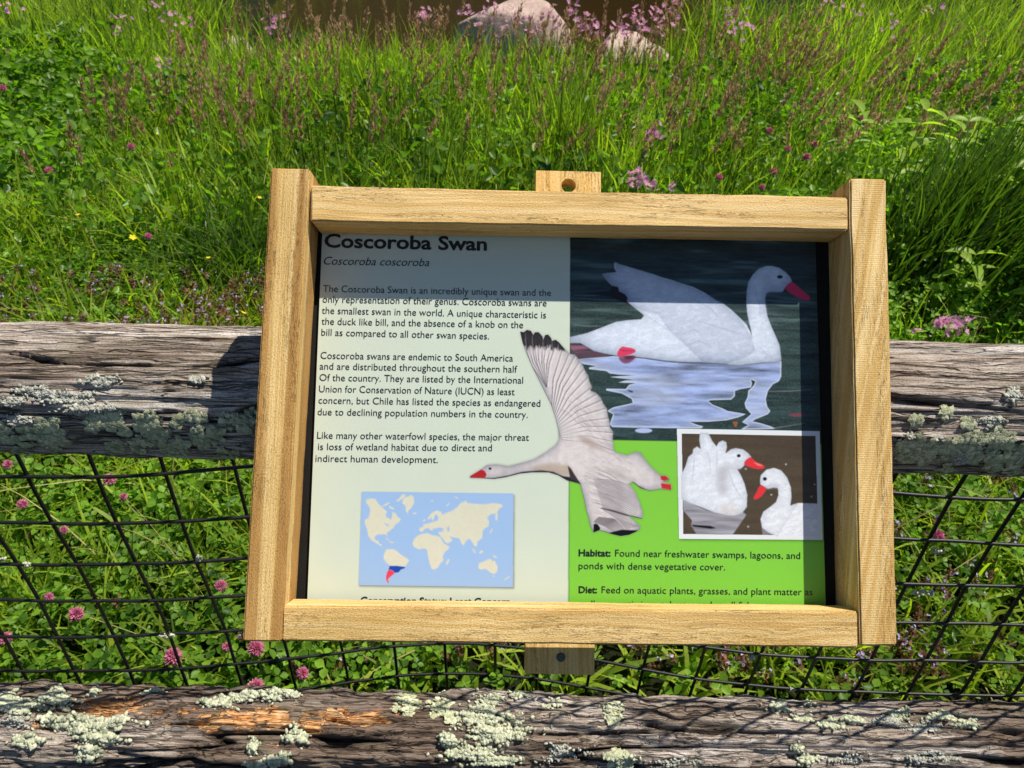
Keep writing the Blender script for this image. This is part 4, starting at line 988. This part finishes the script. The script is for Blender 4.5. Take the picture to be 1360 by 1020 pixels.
grass_patch(A, 4200, (-4.8, -2.3, 4.8, 6.6), (.35, .70), .35, (.009, .015), rv, None, (.05, 0))
grass_patch(A, 7000, (1.0, 4.2, 3.0, 5.6), (.30, .58), .30, (.004, .007), rv, lambda x, y: right(x, y)*patch(x, y), (.22, 0))
A.build('tall_grass', M['g_tall'], label='tall upright meadow grass between the fence and the pond', cat='grass')
A = Acc()                                                  # paler, broader blades mixed in
grass_patch(A, 7000, (-2.3, 3.6, 2.8, 5.2), (.28, .54), .40, (.009, .016), rv, lambda x, y: patch(x+3, y), (.04, 0))
grass_patch(A, 4500, (.8, 4.0, 3.2, 5.6), (.15, .40), .5, (.003, .006), rv, None, (.15, 0))
A.build('pale_grass', M['g_short'], label='paler broad blades mixed into the tall meadow grass', cat='grass')
A = Acc()
grass_patch(A, 4500, (-2.2, 2.6, 2.8, 4.6), (.30, .62), .2, (.005, .009), rv, lambda x, y: mid(x, y)*(1.1-patch(x, y)), (.05, 0))
A.build('dark_grass', M['g_dark'], label='darker rushy grass between the pale clumps', cat='grass')
# shorter yellow green grass on the left and behind the rail
A = Acc()
grass_patch(A, 30000, (-3.4, -.2, 2.05, 3.7), (.14, .32), .45, (.006, .013), rv, lambda x, y: left(x, y)*patch(x-5, y), (.05, 0))
grass_patch(A, 9000, (.2, 3.2, 2.2, 3.6), (.15, .33), .5, (.004, .007), rv, None, (.1, 0))
grass_patch(A, 4500, (-4.6, -1.2, 3.6, 5.8), (.2, .38), .5, (.005, .008), rv, left)
grass_patch(A, 8000, (-1.6, 1.9, .92, 2.3), (.12, .28), .6, (.005, .010), rv, lambda x, y: patch(x*3, y*3))
grass_patch(A, 3500, (-1.3, 1.3, 1.9, 3.1), (.15, .30), .5, (.004, .008), rv)
A.build('short_grass', M['g_short'], label='short yellow green grass behind the rails', cat='grass')
# beyond: rougher grass round the pond and up the far bank
A = Acc(); x = rv.uniform(-9, 9, 15000); y = rv.uniform(5.9, 17, 15000); ok = ~in_pond(x, y) & (np.abs(x) < y*.75+.5) & ~((y < 6.9) & (np.abs(x-.2) < 2.2))
x, y = x[ok], y[ok]; A.add(*blades(len(x), on_ground(x, y), rv.uniform(.2, .5, len(x)), np.abs(rv.normal(.35, .2, len(x))), rv.uniform(.010, .02, len(x)), rv, segs=3))
A.build('far_grass', M['g_tall'], label='rough grass on the banks around the pond', cat='grass')

# three-part clover leaves
def leaflet(n=7):
    t = np.linspace(0, 1, n); V = []; F = []
    for s in t: 
        w_ = .40*math.sin(math.pi*min(1, s**.85*1.02))**.75 if 0 < s < 1 else 0
        V += [(-w_, s, .10*w_*4), (0, s, 0), (w_, s, .10*w_*4)]
    for i in range(n-1):
        a = i*3; F += [(a, a+1, a+4, a+3), (a+1, a+2, a+5, a+4)]
    return np.array(V), np.array(F)
LV4, LF4 = leaflet(4)
CL_V = []; CL_F = []
for k in range(3):
    a = k*2.094; R_ = np.array([[math.cos(a), -math.sin(a), 0], [math.sin(a), math.cos(a), 0], [0, 0, 1]])
    v = LV4*np.array([1, 1, 1])+np.array([0, .06, 0]); v[:, 2] += .16*v[:, 1]; CL_V.append(v @ R_.T); CL_F.append(LF4+k*len(LV4))
CL_V.append(np.array([(-.02, 0, 0), (.02, 0, 0), (.02, .12, -3.2), (-.02, .12, -3.2)])); CL_F.append(np.array([[0, 1, 2, 3]])+3*len(LV4))
CL_V = np.concatenate(CL_V); CL_F = np.concatenate(CL_F)
def leaves(acc, PV, PF, pos, size, rng, tilt=.45, towards=None):
    n = len(pos); N = np.stack([rng.normal(0, tilt, n), rng.normal(0, tilt, n), np.ones(n)], -1)
    if towards is not None: N[:, :2] += towards
    N /= np.linalg.norm(N, axis=1, keepdims=True); X, Y = basis_from_normal(N, rng.uniform(0, 6.28, n))
    V, F = scatter_mesh(PV, PF, pos, X, Y, N, size, size, size, 0, rng); acc.add(V, F)
A = Acc()
def clover_zone(n, box, h, s, dens=None):
    x, y = scatter_xy(n, *box, rv, dens); p = on_ground(x, y)
    p[:, 2] += rv.uniform(h[0], h[1], len(x))*(.7+.6*fbm(x*5, y*5, 77, 2)); leaves(A, CL_V, CL_F, p, rv.uniform(s[0], s[1], len(x)), rv)
near_l = lambda x, y: np.clip(.22+.78*(1-sstep(-.45, .1, x))+.8*sstep(.75, 1.1, x)*sstep(1.1, 1.6, y), .15, 1)
clover_zone(12000, (-1.7, 2.1, .9, 2.3), (.03, .15), (.014, .026), near_l)
clover_zone(4500, (-3.2, -.5, 2.2, 3.6), (.05, .17), (.014, .024), left)
clover_zone(7000, (.5, 2.9, 2.2, 3.6), (.08, .24), (.014, .024), right)
A.build('clover_leaves', M['clover'], label='low carpet of three part clover leaves', cat='ground cover')
# oval weed leaves: dark mass at upper left, small leaves at right
OV, OF = leaflet(5); OV = OV*np.array([.8, 1, 1])
A = Acc()
def weed_zone(n, box, h, s, dens=None, tilt=.8):
    x, y = scatter_xy(n, *box, rv, dens); p = on_ground(x, y); hh = h[1]*(.55+.7*fbm(x*2.2, y*2.2, 55, 3))
    p[:, 2] += rv.uniform(.15, 1, len(x))**.6*hh; leaves(A, OV, OF, p, rv.uniform(s[0], s[1], len(x)), rv, tilt)
weed_zone(11000, (-4.2, -1.4, 3.3, 5.4), (.1, .42), (.035, .065), lambda x, y: np.clip(1-sstep(-2.3, -1.7, x+(y-3.4)*.35), 0, 1))
weed_zone(8000, (-3.4, -.8, 2.3, 3.8), (.05, .20), (.018, .036), left)
weed_zone(8000, (-2.2, 2.6, 2.8, 4.8), (.08, .42), (.025, .06), None, 1.0)
weed_zone(13000, (.9, 4.0, 2.9, 5.0), (.1, .45), (.018, .042), right)
weed_zone(5000, (-1.7, 2.1, .95, 2.3), (.03, .10), (.018, .034))
weed_zone(5000, (1.2, 3.4, 2.3, 3.4), (.1, .4), (.014, .032), lambda x, y: sstep(1.2, 1.6, x))
A.build('weed_leaves', M['weed'], label='mixed leafy weeds growing among the grass', cat='ground cover')
# invented dark shrubs, added on the far bank so the pond mirrors black
for (x0, y0, rx, rz, lb) in ((1.7, 11.6, 1.0, 1.1, 'dark bush added on the far bank to blacken the water right of the boulder'), (-3.7, 10.6, .6, 1.0, 'dark bush added on the far bank to blacken the water at the left hollow'), (4.2, 12.2, 1.3, 1.3, 'broad dark bush added at the right end of the far bank for its reflection')):
    A = Acc(); n = 5200; q = rv.normal(size=(n, 3)); q /= np.linalg.norm(q, axis=1, keepdims=True); q *= (rv.uniform(.35, 1, n)**.5*(.8+.35*fbm(q[:, 0]*3+x0, q[:, 1]*3+q[:, 2]*2, 9, 2)))[:, None]
    leaves(A, OV, OF, q*np.array([rx, .7, rz])+np.array([0, 0, rz*.75]), rv.uniform(.06, .12, n), rv, 1.2)
    g = float(ground_z(x0, y0)); root = empty('added_shrub', (x0, y0, g)); tag(root, lb, 'added_shrub', 'dark bushes added on the far bank to darken the pond reflection')
    A.build('foliage', M['g_dark'], parent=root)
    for k in range(4):
        t = np.linspace(0, 1, 8); tube('stem', np.stack([(k-1.5)*.25*rx*t, .1*np.sin(t*3+k), rz*1.1*t-.05], -1), np.linspace(.03, .01, 8), 6, M['soil'], root)
# self-heal: brown heads with small violet florets
A = Acc(); Bc = Acc()
def selfheal_zone(n, box, dens=None, hh=(.06, .15)):
    x, y = scatter_xy(n, *box, rv, dens); z = rv.uniform(*hh, len(x))
    for k in range(15):
        p = on_ground(x, y); p[:, 2] += z+(k/15)*.030; p[:, :2] += rv.normal(0, .005, (len(x), 2))
        leaves(Bc, OV, OF, p, rv.uniform(.008, .015, len(x)), rv, 1.4)
    for k in range(4):
        m = rv.uniform(0, 1, len(x)) < .42; p = on_ground(x[m], y[m]); p[:, 2] += z[m]+.012+.022*rv.uniform(0, 1, m.sum()); p[:, :2] += rv.normal(0, .008, (m.sum(), 2))
        leaves(A, OV, OF, p, rv.uniform(.007, .012, m.sum()), rv, .8); leaves(A, OV, OF, p, rv.uniform(.006, .010, m.sum()), rv, 1.2)
sh = lambda x, y: np.clip(sstep(-.75, -.1, x)*(.35+.9*sstep(.42, .6, fbm(x*4, y*4, 44, 2))), .04, 1)
selfheal_zone(1700, (-1.3, 1.8, .95, 2.1), sh)
selfheal_zone(800, (-2.3, -.6, 2.15, 2.55), lambda x, y: .15+.85*sstep(.45, .6, fbm(x*4, y*4, 45, 2)), (.10, .20))
selfheal_zone(120, (.8, 2.0, 2.2, 2.6))
Bc.build('selfheal_heads', M['bract'], label='brown flower heads of self-heal low in the grass', cat='ground cover')
A.build('selfheal_florets', M['violet'], label='tiny violet florets on the brown self-heal heads', cat='flowers')
# long basal leaves (plantain) among the clover
A = Acc()
x, y = scatter_xy(420, -1.6, 1.9, .92, 2.2, rv); m = 5; X = np.repeat(x, m)+rv.normal(0, .01, len(x)*m); Y = np.repeat(y, m)+rv.normal(0, .01, len(x)*m)
A.add(*blades(len(X), on_ground(X, Y), rv.uniform(.09, .19, len(X)), np.abs(rv.normal(.9, .3, len(X))), rv.uniform(.010, .018, len(X)), rv, segs=5))
A.build('plantain_leaves', M['g_short'], label='broad strap shaped plantain leaves between the clover', cat='ground cover')
A = Acc(); x, y = scatter_xy(1500, -3, 3.6, .95, 5.6, rv)
A.add(*blades(len(x), on_ground(x, y), rv.uniform(.15, .45, len(x)), np.abs(rv.normal(.7, .4, len(x))), rv.uniform(.0025, .005, len(x)), rv, segs=4))
A.build('dry_stalks', M['straw'], label='dry straw coloured stalks scattered through the meadow', cat='grass')
# seed heads on long stalks
def seedheads(n, box, h, rng, lean, dens=None):
    x, y = scatter_xy(n, *box, rng, dens); k = len(x); hh = rng.uniform(*h, k); p = on_ground(x, y)
    az = rng.normal(0, .9, k); bend = np.abs(rng.normal(.16, .1, k))
    St.add(*blades(k, p, hh, bend, np.full(k, .0032), rng, lean, az=az, segs=5))
    d = np.stack([np.cos(az), np.sin(az)], -1); L = np.asarray(lean)
    for q in range(40):
        t = .76+.25*rng.uniform(0, 1, k); off = d*(bend*hh*t**1.8)[:, None]+L*(hh*t)[:, None]; z = hh*(t-.42*bend*t**2.3)
        P = np.concatenate([p[:, :2]+off, (p[:, 2]+z)[:, None]], -1)+rng.normal(0, .0055, (k, 3))*np.array([1, 1, .4])
        N = np.stack([rng.normal(0, 1, k), rng.normal(0, 1, k), rng.normal(0, .25, k)], -1); N /= np.linalg.norm(N, axis=1, keepdims=True)
        up = np.tile([[0.15, 0, 1.]], (k, 1))+rng.normal(0, .25, (k, 3)); up -= N*(up*N).sum(1, keepdims=True); up /= np.linalg.norm(up, axis=1, keepdims=True); X = np.cross(up, N)
        s = rng.uniform(.016, .028, k); V, F = scatter_mesh(OV, OF, P, X, up, N, s*.42, s, s, 0, rng); Hd.add(V, F)
St = Acc(); Hd = Acc()
seedheads(300, (-1.9, 1.6, 3.2, 5.3), (.50, .76), rv, (.02, 0))
seedheads(170, (1.2, 4.0, 3.4, 5.4), (.48, .72), rv, (.24, 0))
seedheads(30, (-2.1, -.9, 3.0, 4.2), (.40, .62), rv, (-.12, 0))
seedheads(8, (-3.6, -2, 3.6, 5.2), (.4, .6), rv, (.05, 0))
St.build('seed_stalks', M['g_tall'], label='thin green stalks carrying the grass seed heads', cat='grass')
Hd.build('grass_seed_heads', M['seed'], label='purple brown grass seed heads standing above the meadow', cat='grass')

# distinct tufts
def tuft(px, py, n, r, h, bend, wd, lean, mat, label, azr=None):
    b = at_height(px, py, .02); rr = np.random.default_rng(int(px)); x = b[0]+rr.normal(0, r, n); y = b[1]+rr.normal(0, r, n)
    a = Acc(); p = on_ground(x, y); p[:, 0] -= b[0]; p[:, 1] -= b[1]
    a.add(*blades(n, p, rr.uniform(*h, n), np.abs(rr.normal(bend, bend*.5, n)), rr.uniform(*wd, n), rr, lean, segs=6))
    o = a.build('grass_tuft', mat, kind='stuff', label=label, cat='grass tuft'); o.location = (b[0], b[1], 0); o['group'] = 'large tufts standing out of the meadow'
tuft(1200, 400, 900, .12, (.45, .85), .26, (.007, .013), (.34, .05), M['g_dark'], 'dark leaning tuft of long rushes right of the sign')
tuft(1330, 420, 420, .14, (.4, .7), .35, (.005, .009), (.25, .05), M['g_dark'], 'dark rush tuft at the right edge of the frame')
tuft(318, 385, 420, .07, (.25, .50), .75, (.006, .010), (-.05, .1), M['g_dark'], 'arching dark tuft just left of the sign')
tuft(205, 330, 160, .08, (.2, .36), .7, (.006, .010), (-.1, .05), M['g_tall'], 'arching green tuft in the middle of the left meadow')
tuft(745, 262, 200, .08, (.5, .75), .22, (.008, .013), (.03, 0), M['g_tall'], 'broad bladed tuft rising above the top of the sign')

# light-leaved plants: stem with paired lance leaves
LL, LLF = leaflet(9)
def leafy_mesh(name, L, W_, mat):
    v = LL*np.array([W_/.8, L, L*.5]); v[:, 2] -= .35*L*(LL[:, 1]**2); return mesh_np(name, v, LLF, mats=mat).data
_lm = leafy_mesh('leaf', .155, .050, M['lightleaf'])
for o in [o for o in D.objects if o.data is _lm]: D.objects.remove(o)
def leafy_plant(px, py, h, npair, label, lean=0.0):
    b = at_height(px, py, .03); root = empty('leafy_plant', tuple(b)); tag(root, label, 'plant', 'pale leafy plants in the right meadow')
    t = np.linspace(0, 1, 14); tube('stem', np.stack([lean*h*t**1.5, 0*t, h*t-.05], -1), np.linspace(.004, .0018, 14), 6, M['g_tall'], root)
    for k in range(npair):
        f = .35+.65*k/max(1, npair-1)
        for s in (0, 1):
            o = D.objects.new('leaf', _lm); link(o, root); o.location = (lean*h*f**1.5, 0, h*f-.05)
            o.rotation_euler = (random.uniform(.15, .7), random.uniform(-.3, .3), k*1.57+s*math.pi+random.uniform(-.3, .3)); o.scale = (1.05-.35*f+random.uniform(-.1, .1),)*3
leafy_plant(1095, 300, .58, 9, 'pale leafy plant above the right corner of the sign', .05)
leafy_plant(1150, 330, .66, 9, 'pale leafy plant between the sign corner and the dark rushes', .10)
leafy_plant(1275, 400, .62, 10, 'tallest pale leafy plant right of the dark rushes', .12)
leafy_plant(1325, 400, .66, 10, 'pale leafy plant close to the right frame edge', .05)
leafy_plant(1300, 350, .72, 11, 'pale leafy plant rising highest at the right behind the rushes', .0)
leafy_plant(1215, 330, .62, 10, 'pale leafy plant standing just behind the dark rushes', .05)
leafy_plant(1350, 460, .62, 10, 'pale leafy plant cut by the right picture edge', -.05)
leafy_plant(1235, 450, .40, 8, 'short pale leafy plant low behind the right rail', .1)

# red clover flowers
def clover_head(seed):
    rr = np.random.default_rng(seed); n = 110; i = np.arange(n)+.5; phi = np.arccos(1-1.72*i/n); th = 2.39996*i
    N = np.stack([np.sin(phi)*np.cos(th), np.sin(phi)*np.sin(th), np.cos(phi)], -1); N2 = N+rr.normal(0, .15, N.shape)+np.array([0, 0, .35]); N2 /= np.linalg.norm(N2, axis=1, keepdims=True)
    X, Y = basis_from_normal(N2, rr.uniform(0, 6.28, n))
    cone = np.array([(.24, 0, 0), (-.12, .2, 0), (-.12, -.2, 0), (.30, 0, .55), (-.15, .26, .55), (-.15, -.26, .55), (0, 0, 1.0)])
    f = np.array([(0, 1, 4), (0, 4, 3), (1, 2, 5), (1, 5, 4), (2, 0, 3), (2, 3, 5), (3, 4, 6), (4, 5, 6), (5, 3, 6)])
    s = rr.uniform(.0085, .012, n); V, F = scatter_mesh(cone, f, N*np.array([.0065, .0065, .0075]), X, Y, N2, s*.55, s*.55, s, .1, rr)
    o = mesh_np('flower_head', V, F3=F, mats=M['magenta'], smooth=False); return o
def make_clover(seed):
    root = empty('red_clover_flower'); h = clover_head(seed); h.parent = root
    t = np.linspace(0, 1, 8); tube('stem', np.stack([.012*np.sin(t*2+seed), .01*t*0, -.14*t-.004], -1), .0011, 5, M['clover'], root)
    for k in range(3):
        o = mesh_np('leaf', LV4*np.array([.022, .026, .02]), LF4, mats=M['clover'], parent=root); o.location = (0, 0, -.012); o.rotation_euler = (-.4, 0, k*2.1+seed)
    return root
protos = [make_clover(s) for s in (1, 2, 3)]; used = [0, 0, 0]
def clover(px, py, h, s, label, group, i=[0]):
    k = i[0] % 3; i[0] += 1
    o = protos[k] if not used[k] else copy_tree(protos[k]); used[k] = 1
    o.location = tuple(at_height(px, py, h)); o.scale = (s,)*3; o.rotation_euler = (random.uniform(-.25, .25), random.uniform(-.25, .25), random.uniform(0, 6.28))
    tag(o, label, 'flower', group); return o
G1 = 'red clover flowers behind the wire mesh'
for (a, b, s, lb) in ((230, 872, 1.35, 'largest magenta clover head, low behind the mesh left of the sign'), (101, 816, 1.2, 'round magenta clover head behind the mesh at lower left'), (30, 670, 1.0, 'pink clover head just under the upper rail at the far left'),
                      (145, 637, 1.15, 'magenta clover head touching the underside of the upper rail'), (340, 861, 1.3, 'magenta clover head peeping out under the sign corner'), (340, 912, 1.25, 'pink clover head just above the lower rail left of centre'),
                      (402, 894, .95, 'faded pink clover head below the left end of the sign'), (293, 778, 1.0, 'pale pink clover head beside the left frame board'), (7, 848, 1.0, 'clover head cut by the left picture edge'),
                      (65, 793, .75, 'half open brownish pink clover head at lower left'), (85, 704, .7, 'small red clover bud at the left between wires'), (164, 660, .75, 'small pink clover head below the upper rail shadow'),
                      (301, 859, .75, 'small faded clover head left of the sign corner'), (1246, 712, 1.1, 'pink clover head right of the sign behind the mesh'), (10, 617, .9, 'flat pink clover head against the rail at far left')):
    clover(a, b, .17, s*.86, lb, G1)
G2 = 'red clover flowers in the meadow beyond the rails'
for (a, b, s, lb) in ((1022, 174, .95, 'uppermost magenta clover head of the group above the sign'), (1046, 198, .95, 'round magenta clover head in the middle of the group above the sign'), (1082, 192, .9, 'magenta clover head at the right of the group above the sign'),
                      (1071, 209, .95, 'magenta clover head below its neighbours above the sign corner'), (1027, 228, .95, 'lowest magenta clover head above the top board'), (955, 236, .9, 'magenta clover head above the top board right of the pink flowers'),
                      (1255, 95, 1.0, 'dark pink clover head highest on the right'), (1201, 106, .9, 'pink clover head in fine grass at upper right'), (1143, 157, .9, 'ragged pink clover head at the pale leafy plant'), (1184, 108, .8, 'faded brownish clover head at upper right'),
                      (1203, 270, .9, 'pink clover head against the dark rushes'), (65, 227, .9, 'single pink clover head in the left meadow'), (4, 117, 1.0, 'pink clover head at the upper left picture edge'), (174, 195, .9, 'dull reddish clover head in the left meadow'),
                      (197, 314, .75, 'small dark red clover head left of the sign'), (1012, 249, .7, 'small clover head touching the top board'), (237, 150, .7, 'small reddish clover head high in the left meadow'), (171, 100, .8, 'faint pink clover head in the upper left weeds')):
    clover(a, b, .38 if b < 260 else .28, s*1.15, lb, G2)

# ragged pink flowers: a thin stem with a spray of five-petalled florets
def floret_mesh():
    V = []; F = []
    for k in range(5):
        a = k*1.2566
        for d_ in (-.22, .22):                             # each petal split in two narrow lobes
            c, s = math.cos(a+d_), math.sin(a+d_); R_ = np.array([[c, -s, 0], [s, c, 0], [0, 0, 1]]); v = LV4*np.array([.35, 1, .5])*.012; v[:, 2] += v[:, 1]*.2
            F.append(LF4+len(V)*len(LV4)); V.append(v @ R_.T)
    o = mesh_np('floret', np.concatenate(V), np.concatenate(F), mats=M['pink']); me = o.data; D.objects.remove(o); return me
FM = floret_mesh()
def robin(px, py, h, n, spread, label, s=1.0):
    b = at_height(px, py, h); g = float(ground_z(b[0], b[1])); root = empty('pink_wildflower', (b[0], b[1], g)); tag(root, label, 'flower', 'ragged pink wildflowers in the meadow')
    rr = random.Random(int(px*7+py)); H = b[2]-g
    t = np.linspace(0, 1, 9); tube('stem', np.stack([.03*np.sin(t*1.6)-.03*math.sin(1.6), 0*t, H*t-.01], -1), .0018, 5, M['g_tall'], root)
    for k in range(int(n*1.6)):
        o = D.objects.new('floret', FM); link(o, root); x = rr.gauss(0, spread*.7); z = rr.gauss(0, spread*.6); yy = rr.gauss(0, spread*.5)
        o.location = (x, yy, H+z); o.rotation_euler = (rr.uniform(.2, 1.3), rr.uniform(-.6, .6), rr.uniform(0, 6.28)); o.scale = (s*rr.uniform(.9, 1.4),)*3
for (a, b, n, sp, s, lb) in ((868, 178, 9, .030, 1.3, 'spray of bright pink petals above the top board right of the mounting board'), (845, 232, 9, .035, 1.3, 'pink spray directly above the top board'), (861, 246, 5, .02, 1.2, 'low pink spray touching the top board'), (893, 250, 3, .02, 1.1, 'two or three pink petals at the top board'),
                            (785, 36, 10, .05, 1.6, 'pink spray between the two boulders'), (762, 12, 8, .05, 1.6, 'pink spray above the high boulder right side'), (835, 28, 14, .08, 1.6, 'wide pink spray in front of the low boulder'), (862, 16, 14, .08, 1.6, 'dense pink spray on the low boulder'), (893, 8, 8, .05, 1.5, 'pink spray at the top edge right of the boulder'), (655, 14, 9, .06, 1.3, 'pink blooms at the left shoulder of the high boulder'), (735, 24, 9, .06, 1.3, 'pink blooms at the right shoulder of the high boulder'), (815, 40, 10, .07, 1.4, 'low pink blooms at the foot of the low boulder'), (875, 36, 10, .07, 1.4, 'pink blooms over the right side of the low boulder'), (672, 40, 7, .06, 1.1, 'small pink blooms at the foot of the high boulder'),
                            (562, 18, 10, .05, 1.3, 'slim pink spray left of the high boulder'), (625, 20, 8, .06, 1.3, 'pink blooms before the high boulder'), (710, 40, 8, .06, 1.2, 'pink blooms low on the high boulder'), (690, 18, 8, .06, 1.2, 'faint pink blooms in the middle of the high boulder'),
                            (978, 18, 9, .06, 1.3, 'pink spray at the top between grass heads'), (984, 42, 8, .05, 1.4, 'pink spray just below the top right of centre'), (1110, 8, 11, .08, 1.3, 'pale pink spray at the top of the right meadow'), (1140, 14, 6, .05, 1.2, 'small pale pink spray at upper right'), (1245, 10, 6, .05, 1.2, 'pale pink spray near the top right corner'),
                            (1185, 35, 6, .06, 1.1, 'scattered pale pink blooms in the fine grass at upper right'), (205, 12, 9, .07, 1.2, 'pale pink spray at the top of the left meadow'), (160, 30, 7, .06, 1.2, 'pale pink blooms among the left weeds'), (240, 30, 6, .05, 1.1, 'pale pink blooms at upper left near the bank'), (215, 85, 6, .04, 1.0, 'small faint pink spray in the left meadow'),
                            (362, 32, 7, .05, 1.4, 'pink spray in front of the dark bank hollow'), (1272, 432, 8, .025, 1.1, 'pink spray just above the upper rail at right'), (1248, 428, 7, .02, 1.1, 'pink blooms above the rail beside the sign'), (1222, 440, 3, .012, 1.0, 'lone pink bloom above the rail close to the sign'), (12, 10, 5, .04, 1.0, 'pinkish bloom in the top left corner')):
    robin(a, b, .55 if b < 120 else (.45 if b < 300 else .3), n, sp, lb, s)

# buttercups
def make_buttercup():
    root = empty('buttercup'); V = []; F = []
    for k in range(5):
        a = k*1.2566; c, s = math.cos(a), math.sin(a); R_ = np.array([[c, -s, 0], [s, c, 0], [0, 0, 1]]); v = LV4*np.array([.9, 1, .6])*.011; v[:, 2] += v[:, 1]*.35
        F.append(LF4+k*len(LV4)); V.append(v @ R_.T)
    mesh_np('petals', np.concatenate(V), np.concatenate(F), mats=M['yellow'], parent=root)
    t = np.linspace(0, 1, 7); tube('stem', np.stack([.015*t, 0*t, -.2*t], -1), .0009, 5, M['g_short'], root); return root
bp = make_buttercup(); first = True
for (a, b, s, lb) in ((176, 316, 1.3, 'brightest yellow buttercup in the left meadow'), (104, 286, 1.2, 'yellow buttercup at the far left of the meadow'), (240, 236, 1.1, 'yellow buttercup in the middle of the left meadow'), (344, 263, 1.1, 'yellow buttercup against the dark tuft beside the sign'),
                     (208, 178, .9, 'small yellow buttercup high in the left meadow'), (72, 312, .8, 'tiny yellow buttercup low at the left'), (323, 416, 1.0, 'yellow buttercup just above the upper rail'), (8, 6, 2.4, 'orange yellow bloom in the top left corner'), (277, 343, .9, 'yellow buttercup near the sign at rail height'), (1028, 168, .8, 'tiny yellow bloom above the sign on the right')):
    o = bp if first else copy_tree(bp); first = False
    o.location = tuple(at_height(a, b, .30)); o.scale = (s,)*3; o.rotation_euler = (random.uniform(.1, .6), random.uniform(-.3, .3), random.uniform(0, 6)); tag(o, lb, 'flower', 'yellow buttercups in the meadow')
